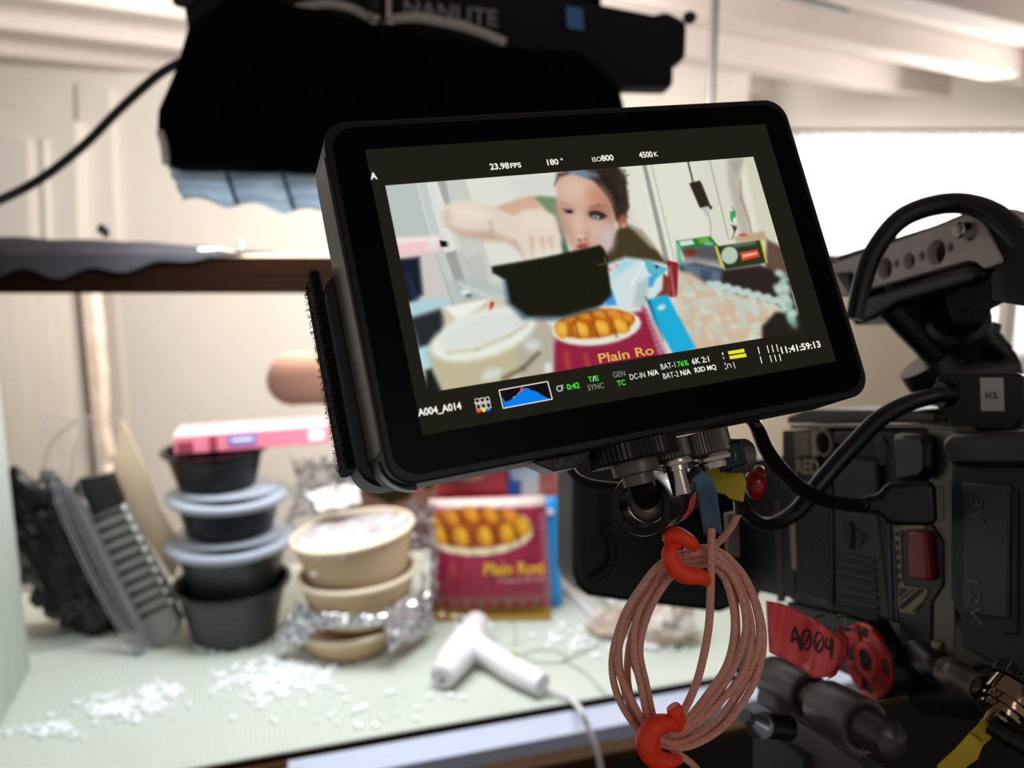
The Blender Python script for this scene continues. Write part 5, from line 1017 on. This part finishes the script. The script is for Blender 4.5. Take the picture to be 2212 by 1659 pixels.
# power plug and lead to the monitor
pw = thing('power_lead', S.hit(1960, 1085, .02), 'black power lead from the camera back up to the monitor', 'cable')
SP_ = Plane(P(1960, 1085, .37), (ray(1960, 1085)*-1).normalized())
m = MB(); SP_.slab(m, [(1858, 1072), (1895, 1068), (1915, 1042), (2002, 1036), (2022, 1045), (2028, 1130), (2000, 1136), (1922, 1134), (1905, 1120), (1895, 1108), (1860, 1112)], .004, -.012); ob('plug_body', m, M_RUB, pw, .003, 4)
m = MB(); SP_.slab(m, [(2020, 1050), (2040, 1050), (2040, 1125), (2022, 1125)], .002, -.01); ob('plug_collar', m, M_OLIVE, pw, .0005)
m = MB(); m.tube([P(1868, 1091, .372), P(1845, 1091, .37), P(1790, 1082, .36), P(1735, 1058, .345), P(1690, 1018, .33), P(1655, 970, .318), P(1640, 935, .31), P(1630, 915, .306), P(1618, 905, .308)], [.0036, .0033, .0033, .0033, .0032, .003, .0028, .0024, .002], 14, smooth=8); ob('lead', m, mat('glossy_black_cable', (12, 11, 12), .22), pw)
# splitter box with label
hs = thing('splitter_box', S.hit(2120, 925, 0), 'black box with a small white H.S. label on the camera top', 'box')
HP = Plane(P(2120, 865, .37), (-DV+NS_*1.2).normalized())
m = MB(); HP.slab(m, [(2022, 818), (2032, 808), (2200, 805), (2214, 815), (2214, 900), (2192, 925), (2190, 930), (2052, 930), (2052, 905), (2024, 880)], 0, -.03); ob('box_shell', m, M_BLK, hs, .0015, 3)
m = MB(); HP.slab(m, [(2117, 816), (2167, 816), (2170, 888), (2119, 888)], .0005, 0); ob('white_sticker', m, M_WLAB, hs)
m = MB(); lx = (HP.hit(2167, 854, .0008)-HP.hit(2117, 854, .0008)).normalized(); add_text(m, 'H.S.', HP.hit(2143, 854, .0008), lx, (HP.hit(2143, 816, .0008)-HP.hit(2143, 888, .0008)).normalized(), width=(HP.hit(2157, 854)-HP.hit(2130, 854)).length, h=(HP.hit(2143, 847)-HP.hit(2143, 861)).length, bold=.02); ob('sticker_lettering', m, M_INK, hs)
m = MB(); m.lathe(HP.hit(2042, 852, .001), (-RT+FW*-.2).normalized(), [(.006, -.002), (.006, .003), (.0045, .003)], 24); ob('socket', m, M_BLKM, hs)
m = MB(); m.tube([P(2045, 852, .372), P(2020, 855, .37), P(1960, 872, .372), P(1900, 905, .375), P(1850, 955, .38), P(1800, 1010, .38), P(1750, 1070, .378), P(1720, 1105, .378), P(1680, 1128, .375), P(1645, 1130, .37), P(1615, 1110, .365), P(1600, 1080, .36)], [.0036, .0036, .0040, .0042, .0042, .0042, .004, .0036, .003, .0028, .0028], 14, smooth=8)
tag(ob('black_cable', m, M_RUB), 'thick black cable looping from the labelled box down past the camera', 'cable')
# ------------------------------------------------------------------ top handle
HN = Plane(S.o-NS_*.02, NS_)
th = thing('top_handle', HN.hit(2000, 640, 0), 'grey metal top handle plate with round holes above the camera', 'handle')
def cheese(mb, pl, outline, holes, f, b):
    import bmesh
    bm = bmesh.new()
    def ring(pts): vs = [bm.verts.new(pl.hit(x, y, f)) for x, y in pts]; return [bm.edges.new((vs[i], vs[(i+1) % len(vs)])) for i in range(len(vs))], vs
    es, loops = [], []
    e, v0 = ring(outline); es += e; loops.append(v0)
    for (x, y, r1, r2) in holes:
        cc = pl.hit(x, y, f); n = 28; up = pl.hit(x, y-r2, f)-cc; fw = (up.cross(pl.n)).normalized(); ru = up.length; k = (pl.hit(x+r1, y, f)-cc).length
        vs = [bm.verts.new(cc+up.normalized()*ru*math.sin(t)+fw*ru*math.cos(t)) for t in np.linspace(0, 6.2832, n, endpoint=False)]
        es += [bm.edges.new((vs[i], vs[(i+1) % n])) for i in range(n)]; loops.append(vs)
    bmesh.ops.triangle_fill(bm, use_beauty=True, use_dissolve=False, edges=es)
    bm.verts.index_update(); vs = [v.co.copy() for v in bm.verts]; fs = [[v.index for v in fc.verts] for fc in bm.faces]; nv = len(vs); d = pl.n*(b-f)
    side = []
    for lp in loops:
        ids = [v.index for v in lp]
        for i in range(len(ids)): a, b_ = ids[i], ids[(i+1) % len(ids)]; side.append([a, b_, b_+nv, a+nv])
    mb.add(vs+[q+d for q in vs], fs+[[i+nv for i in f_[::-1]] for f_ in fs]+side); bm.free()
m = MB(); cheese(m, HN, [(1795, 572), (1862, 547), (2020, 492), (2100, 458), (2112, 462), (2160, 560), (2158, 568), (2124, 580), (2108, 566), (2090, 562), (1870, 625), (1812, 642)],
                 [(1911, 580, 17, 23), (1936, 570, 6, 8.5), (1963, 564, 12, 18), (1991, 553, 7, 9), (2022, 545, 20, 27), (2052, 535, 8, 10), (2095, 505, 10, 15)], .0, -.006); ob('side_plate', m, M_HAND, th, .0004)
m = MB(); p = HN.hit(2082, 497, .004); m.lathe(p, NS_, [(.004, -.004), (.004, .003), (.0034, .0038), (0, .0038)], 24); ob('side_screw', m, M_STEEL, th)
m = MB(); HN.slab(m, [(1800, 555), (2020, 486), (2105, 450), (2240, 470), (2250, 560), (2160, 585), (1990, 640), (1870, 672), (1840, 600)], -.024, -.030); m2 = m; ob('far_plate', m, M_BLKM, th, .001)
m = MB(); HN.slab(m, [(1866, 640), (2080, 572), (2108, 575), (2125, 592), (2100, 612), (1990, 640), (1940, 655), (1880, 690), (1836, 706), (1838, 670)], .001, -.028); ob('rubber_grip', m, M_RUB, th, .004, 4)
m = MB(); HN.slab(m, [(2090, 450), (2150, 470), (2230, 500), (2260, 640), (2212, 662), (2140, 650), (2140, 590), (2162, 562), (2118, 466)], -.002, -.030); ob('rear_mount', m, M_BLKM, th, .003)
m = MB(); HN.slab(m, [(1796, 590), (1834, 588), (1848, 650), (1838, 700), (1830, 640)], .003, -.02); ob('front_knob', m, M_RUB, th, .002)
m = MB(); m.tube([P(1845, 690, .40), P(1862, 615, .40), P(1890, 540, .398), P(1950, 470, .395), P(2040, 440, .39), P(2120, 450, .38), P(2190, 500, .37), P(2260, 600, .36)], [.0042, .0048, .0048, .005, .005, .0058, .006], 14, smooth=8)
tag(ob('handle_cable', m, M_RUB), 'thick black cable arching over the top handle', 'cable')
# articulated arm below the handle
ar = thing('clamp_arm', P(2050, 760, .45), 'black clamp arm with wing knob under the top handle', 'arm')
m = MB(); m.tube([P(1950, 650, .46), P(2030, 735, .455), P(2080, 790, .45)], [.021, .020, .018], 20, flat=.6, smooth=3); ob('arm_link', m, M_BLKM, ar)
m = MB(); m.lathe(P(2070, 710, .44), (FW*-.5+RT*-.3+UP*.3), [(.014, -.02), (.016, -.016), (.016, .01), (.013, .013), (0, .013)], 30); m.tube([P(2000, 780, .45), P(2040, 820, .45), P(2170, 800, .45)], .016, 16); ob('arm_joint', m, M_RUB, ar)
m = MB(); m.tube([P(2085, 745, .44), P(2125, 735, .44)], .007, 14); m.tube([P(2138, 695, .437), P(2128, 725, .438), P(2140, 742, .438), P(2168, 765, .437)], [.006, .0075, .0075, .006], 14); ob('wing_knob', m, M_RUB, ar)
m = MB(); m.prism([P(1992, 630, .448), P(1998, 628, .448), P(2055, 688, .445), P(2048, 692, .445)], FW*.003); ob('bright_edge', m, M_HAND, ar)
m = MB(); HN.slab(m, [(2040, 640), (2130, 592), (2145, 592), (2142, 655), (2120, 650), (2085, 670), (2070, 700), (2050, 690)], -.004, -.02); tag(ob('hook_tape_strip', m, M_FUZZ, None, .001), 'frayed black hook tape strip hanging under the handle end', 'strap')
# matte box in front of the lens
mxr_ = None
mx = thing('matte_box', P(1400, 1300, .64), 'large black matte box in front of the cinema camera', 'matte box')
XP = Plane(P(1400, 1150, .62), -DV); m = MB()
XP.slab(m, [(1240, 985), (1260, 975), (1640, 960), (1650, 1290), (1560, 1325), (1340, 1300), (1275, 1290), (1250, 1268), (1240, 1240)], 0, -.05); ob('box_shell', m, M_BLK, mx, .006, 4)
m = MB(); XP.slab(m, [(1298, 1065), (1316, 1070), (1318, 1135), (1300, 1130)], .004, 0); m.tube([XP.hit(x, y, .004) for x, y in [(1302, 1140), (1320, 1170), (1322, 1210), (1300, 1240), (1275, 1255)]], .003, 8); ob('side_latch', m, M_BLKM, mx, .001)
ln = thing('camera_lens', P(1570, 1150, .56), 'black camera lens between the camera body and matte box', 'lens')
lc = S.hit(1640, 1140, -.05); m = MB(); m.lathe(lc, DV, [(.046, -.02), (.046, .02), (.042, .025), (.042, .05), (.048, .055), (.048, .10), (0, .10)], 48); ob('lens_barrel', m, M_BLK, ln)
m = MB(); m.lathe(lc, DV, [(.0485, .005), (.0485, .014)], 90, cap=False, knurl=.02); ob('focus_ring', m, M_RUB, ln, thick=.001)
m = MB(); XP.slab(m, [(1572, 1110), (1598, 1105), (1602, 1205), (1575, 1205)], .20, .195); tag(ob('steel_bracket', m, M_OLIVE, None, .001), 'upright grey metal bracket right behind the coil top', 'bracket')
# ------------------------------------------------------------------ tape flags
rf = thing('tape_flag', S.hit(1740, 1380, .04), 'red tape flag handwritten A004 hanging beside the camera', 'tape')
RP = Plane(P(1740, 1385, .355), (NS_*.9-DV*.6).normalized())
out = [(1652, 1298), (1690, 1302), (1735, 1318), (1785, 1338), (1812, 1362), (1826, 1385), (1822, 1420), (1808, 1450), (1790, 1466), (1768, 1460), (1740, 1445), (1700, 1422), (1662, 1408), (1660, 1350)]
m = MB(); n_ = 16
def rf_fn(u, v):
    top = np.interp(u, np.linspace(0, 1, 6), [1298, 1304, 1320, 1338, 1360, 1388]); bot = np.interp(u, np.linspace(0, 1, 6), [1408, 1420, 1440, 1464, 1462, 1425]); x = 1656+u*(168)+(v*6 if u < .05 else 0)
    return RP.hit(x, top+(bot-top)*v, .0022*math.sin(u*10+1)+.0012*math.sin(u*21+v*2)+.0015*max(0, u-.8)*5)
m.grid(rf_fn, 34, 12); ob('tape_strip', m, M_RTAPE, rf, thick=.0008, ang=60)
m = MB(); RP.slab(m, [(1806, 1360), (1828, 1382), (1826, 1420), (1800, 1462), (1784, 1470), (1808, 1440), (1818, 1410), (1814, 1385)], .004, .0005); ob('folded_end', m, mat('deep_red_tape', (165, 22, 28), .3), rf, .0005)
m = MB()
def arcp(cx, cy, rx, ry): return [(cx+rx*math.cos(t), cy+ry*math.sin(t)) for t in np.linspace(0, 6.283, 14)]
for st in ([(1711, 1388), (1717, 1352), (1730, 1405)], [(1713, 1378), (1724, 1384)], arcp(1743, 1382, 10, 21), arcp(1769, 1387, 9, 21), [(1739, 1392), (1749, 1372)], [(1765, 1398), (1774, 1376)], [(1784, 1378), (1784, 1398), (1796, 1402)], [(1796, 1380), (1797, 1422)]):
    P_ = []
    for x, y in st:
        u = (x-1656)/168; P_.append(RP.hit(x, y, .0022*math.sin(u*10+1)+.0012*math.sin(u*21+1)+.0015*max(0, u-.8)*5+.0006))
    m.tube(P_, .0006, 6, smooth=2)
ob('handwriting', m, mat('marker_ink', (70, 38, 44), .5), rf)
m = MB(); m.tube([P(1760, 1345, .37)+V((.004*math.cos(t), .001*math.sin(3*t), .004*math.sin(t)))+RT*t*.0016 for t in np.linspace(0, 12, 30)], .0007, 6, smooth=2); tag(ob('coiled_wire', m, M_OLIVE), 'tiny coiled dark wire above the red tape flag', 'wire')
yf = thing('tape_flag', P(2090, 1600, .33), 'yellow tape flag hanging from a lead at bottom right', 'tape')
YP = Plane(P(2090, 1600, .33), (ray(2090, 1600)*-1).normalized())
m = MB(); YP.slab(m, [(2118, 1552), (2126, 1556), (2150, 1572), (2146, 1590), (2122, 1612), (2112, 1640), (2088, 1656), (2075, 1690), (2020, 1690), (2025, 1652), (2060, 1620), (2095, 1582), (2115, 1562)], 0, -.0012); ob('tape_strip', m, M_YTAPE, yf, .0003)
m = MB(); m.tube([YP.hit(2096, 1584, .0004), YP.hit(2108, 1590, .0004), YP.hit(2122, 1602, .0004)], .0004, 6); ob('fold_line', m, mat('yellow_shade_fold', (130, 112, 20), .5), yf)
kn = thing('threaded_connector', P(2170, 1530, .335), 'shiny ringed metal connector above the yellow tape flag', 'connector')
ka = (P(2130, 1590, .33)-P(2210, 1470, .335)).normalized(); kc = P(2168, 1528, .335)
m = MB(); m.lathe(kc, ka, [(.010, -.010), (.0108, -.003), (.0088, -.0027), (.0088, -.001), (.0106, -.0006), (.0106, .0006), (.008, .001), (.008, .0022), (.0094, .0025), (.0094, .0036), (.0046, .0044), (.0042, .010), (0, .010)], 48); ob('ringed_collar', m, mat('dark_chrome', (150, 130, 110), .12, 1), kn, ang=25)
m = MB(); m.lathe(kc-ka*.026, ka, [(.0115, 0), (.0116, .014), (.0108, .015)], 80, knurl=.03); ob('knurled_sleeve', m, M_BLKM, kn, ang=12)
m = MB(); m.tube([P(2140, 1565, .325), P(2180, 1590, .32), P(2240, 1625, .315), P(2300, 1660, .31)], .0042, 12); tag(ob('grey_rod', m, M_BLKM), 'dark metal rod crossing the bottom right corner', 'rod')
# ------------------------------------------------------------------ rod clamps below the camera
rk = thing('rod_support', P(1850, 1600, .37), 'dark metal double rod clamp under the cinema camera', 'rod clamp')
def rod(px, py, d, r):
    e = P(px, py, d); m = MB(); m.lathe(e, DV, [(0, -.004), (r*.5, -.0032), (r*.85, -.001), (r, .003), (r, .085)], 36); ob('rod', m, mat('rod_black', (66, 60, 61), .3, .2), rk); return e
e1_ = rod(1925, 1600, .355, .0088); e2_ = rod(1795, 1528, .395, .0080)
m = MB(); m.lathe(e1_, DV, [(.0092, .018), (.0118, .018), (.0122, .020), (.0122, .046), (.0118, .048), (.0092, .048)], 40, cap=False); m.lathe(e2_, DV, [(.0085, .018), (.0108, .018), (.0112, .020), (.0112, .050), (.0108, .052), (.0085, .052)], 40, cap=False); ob('clamp_ring', m, mat('clamp_grey', (96, 88, 90), .36, .3), rk, thick=.0015, ang=30)
ve = (e1_-e2_); a = e2_+DV*.022-US*.012; b = e1_+DV*.022-US*.012
m = MB(); m.prism([a+US*.006-NS_*-.0, b+US*.004, b-US*.006, a-US*.004], DV*.024); m.prism([a-US*.004, b-US*.006, b-US*.028, a-US*.026], DV*.02+NS_*.0); ob('clamp_bridge', m, MATS['clamp_grey'], rk, .0012)
TPn = Plane(e2_+DV*.03, -DV)
m = MB(); TPn.slab(m, [(1728, 1440), (1772, 1455), (1770, 1490), (1735, 1510), (1720, 1520), (1705, 1560), (1672, 1540), (1682, 1500), (1705, 1478), (1725, 1470)], 0, -.02); ob('clamp_jaw', m, MATS['clamp_grey'], rk, .002, 3)
m = MB(); m.tube([P(1705, 1572, .40), P(1645, 1566, .395)], .0062, 16, smooth=2); ob('lever_hub', m, M_RUB, rk)
m = MB(); m.tube([P(1640, 1568, .392), P(1622, 1556, .39), P(1608, 1546, .388)], [.0066, .003, .0036], 12); m.lathe(P(1646, 1568, .392), (ray(1646, 1568)*-1+RT*-.4), [(.006, -.004), (.006, .002), (.004, .003), (.002, .001), (0, .001)], 24); ob('lever', m, mat('pale_steel', (130, 138, 146), .3, .8), rk)
m = MB(); TPn.slab(m, [(1735, 1640), (1800, 1600), (1880, 1640), (1960, 1700), (1960, 1760), (1735, 1760)], .01, -.04); ob('lower_block', m, M_CAMD, rk, .001)
m = MB(); m.tube([S.hit(2000, 1490, -.01), S.hit(2100, 1500, -.01), S.hit(2150, 1500, -.01)], .012, 16); ob('cross_rod', m, M_BLK, rk)
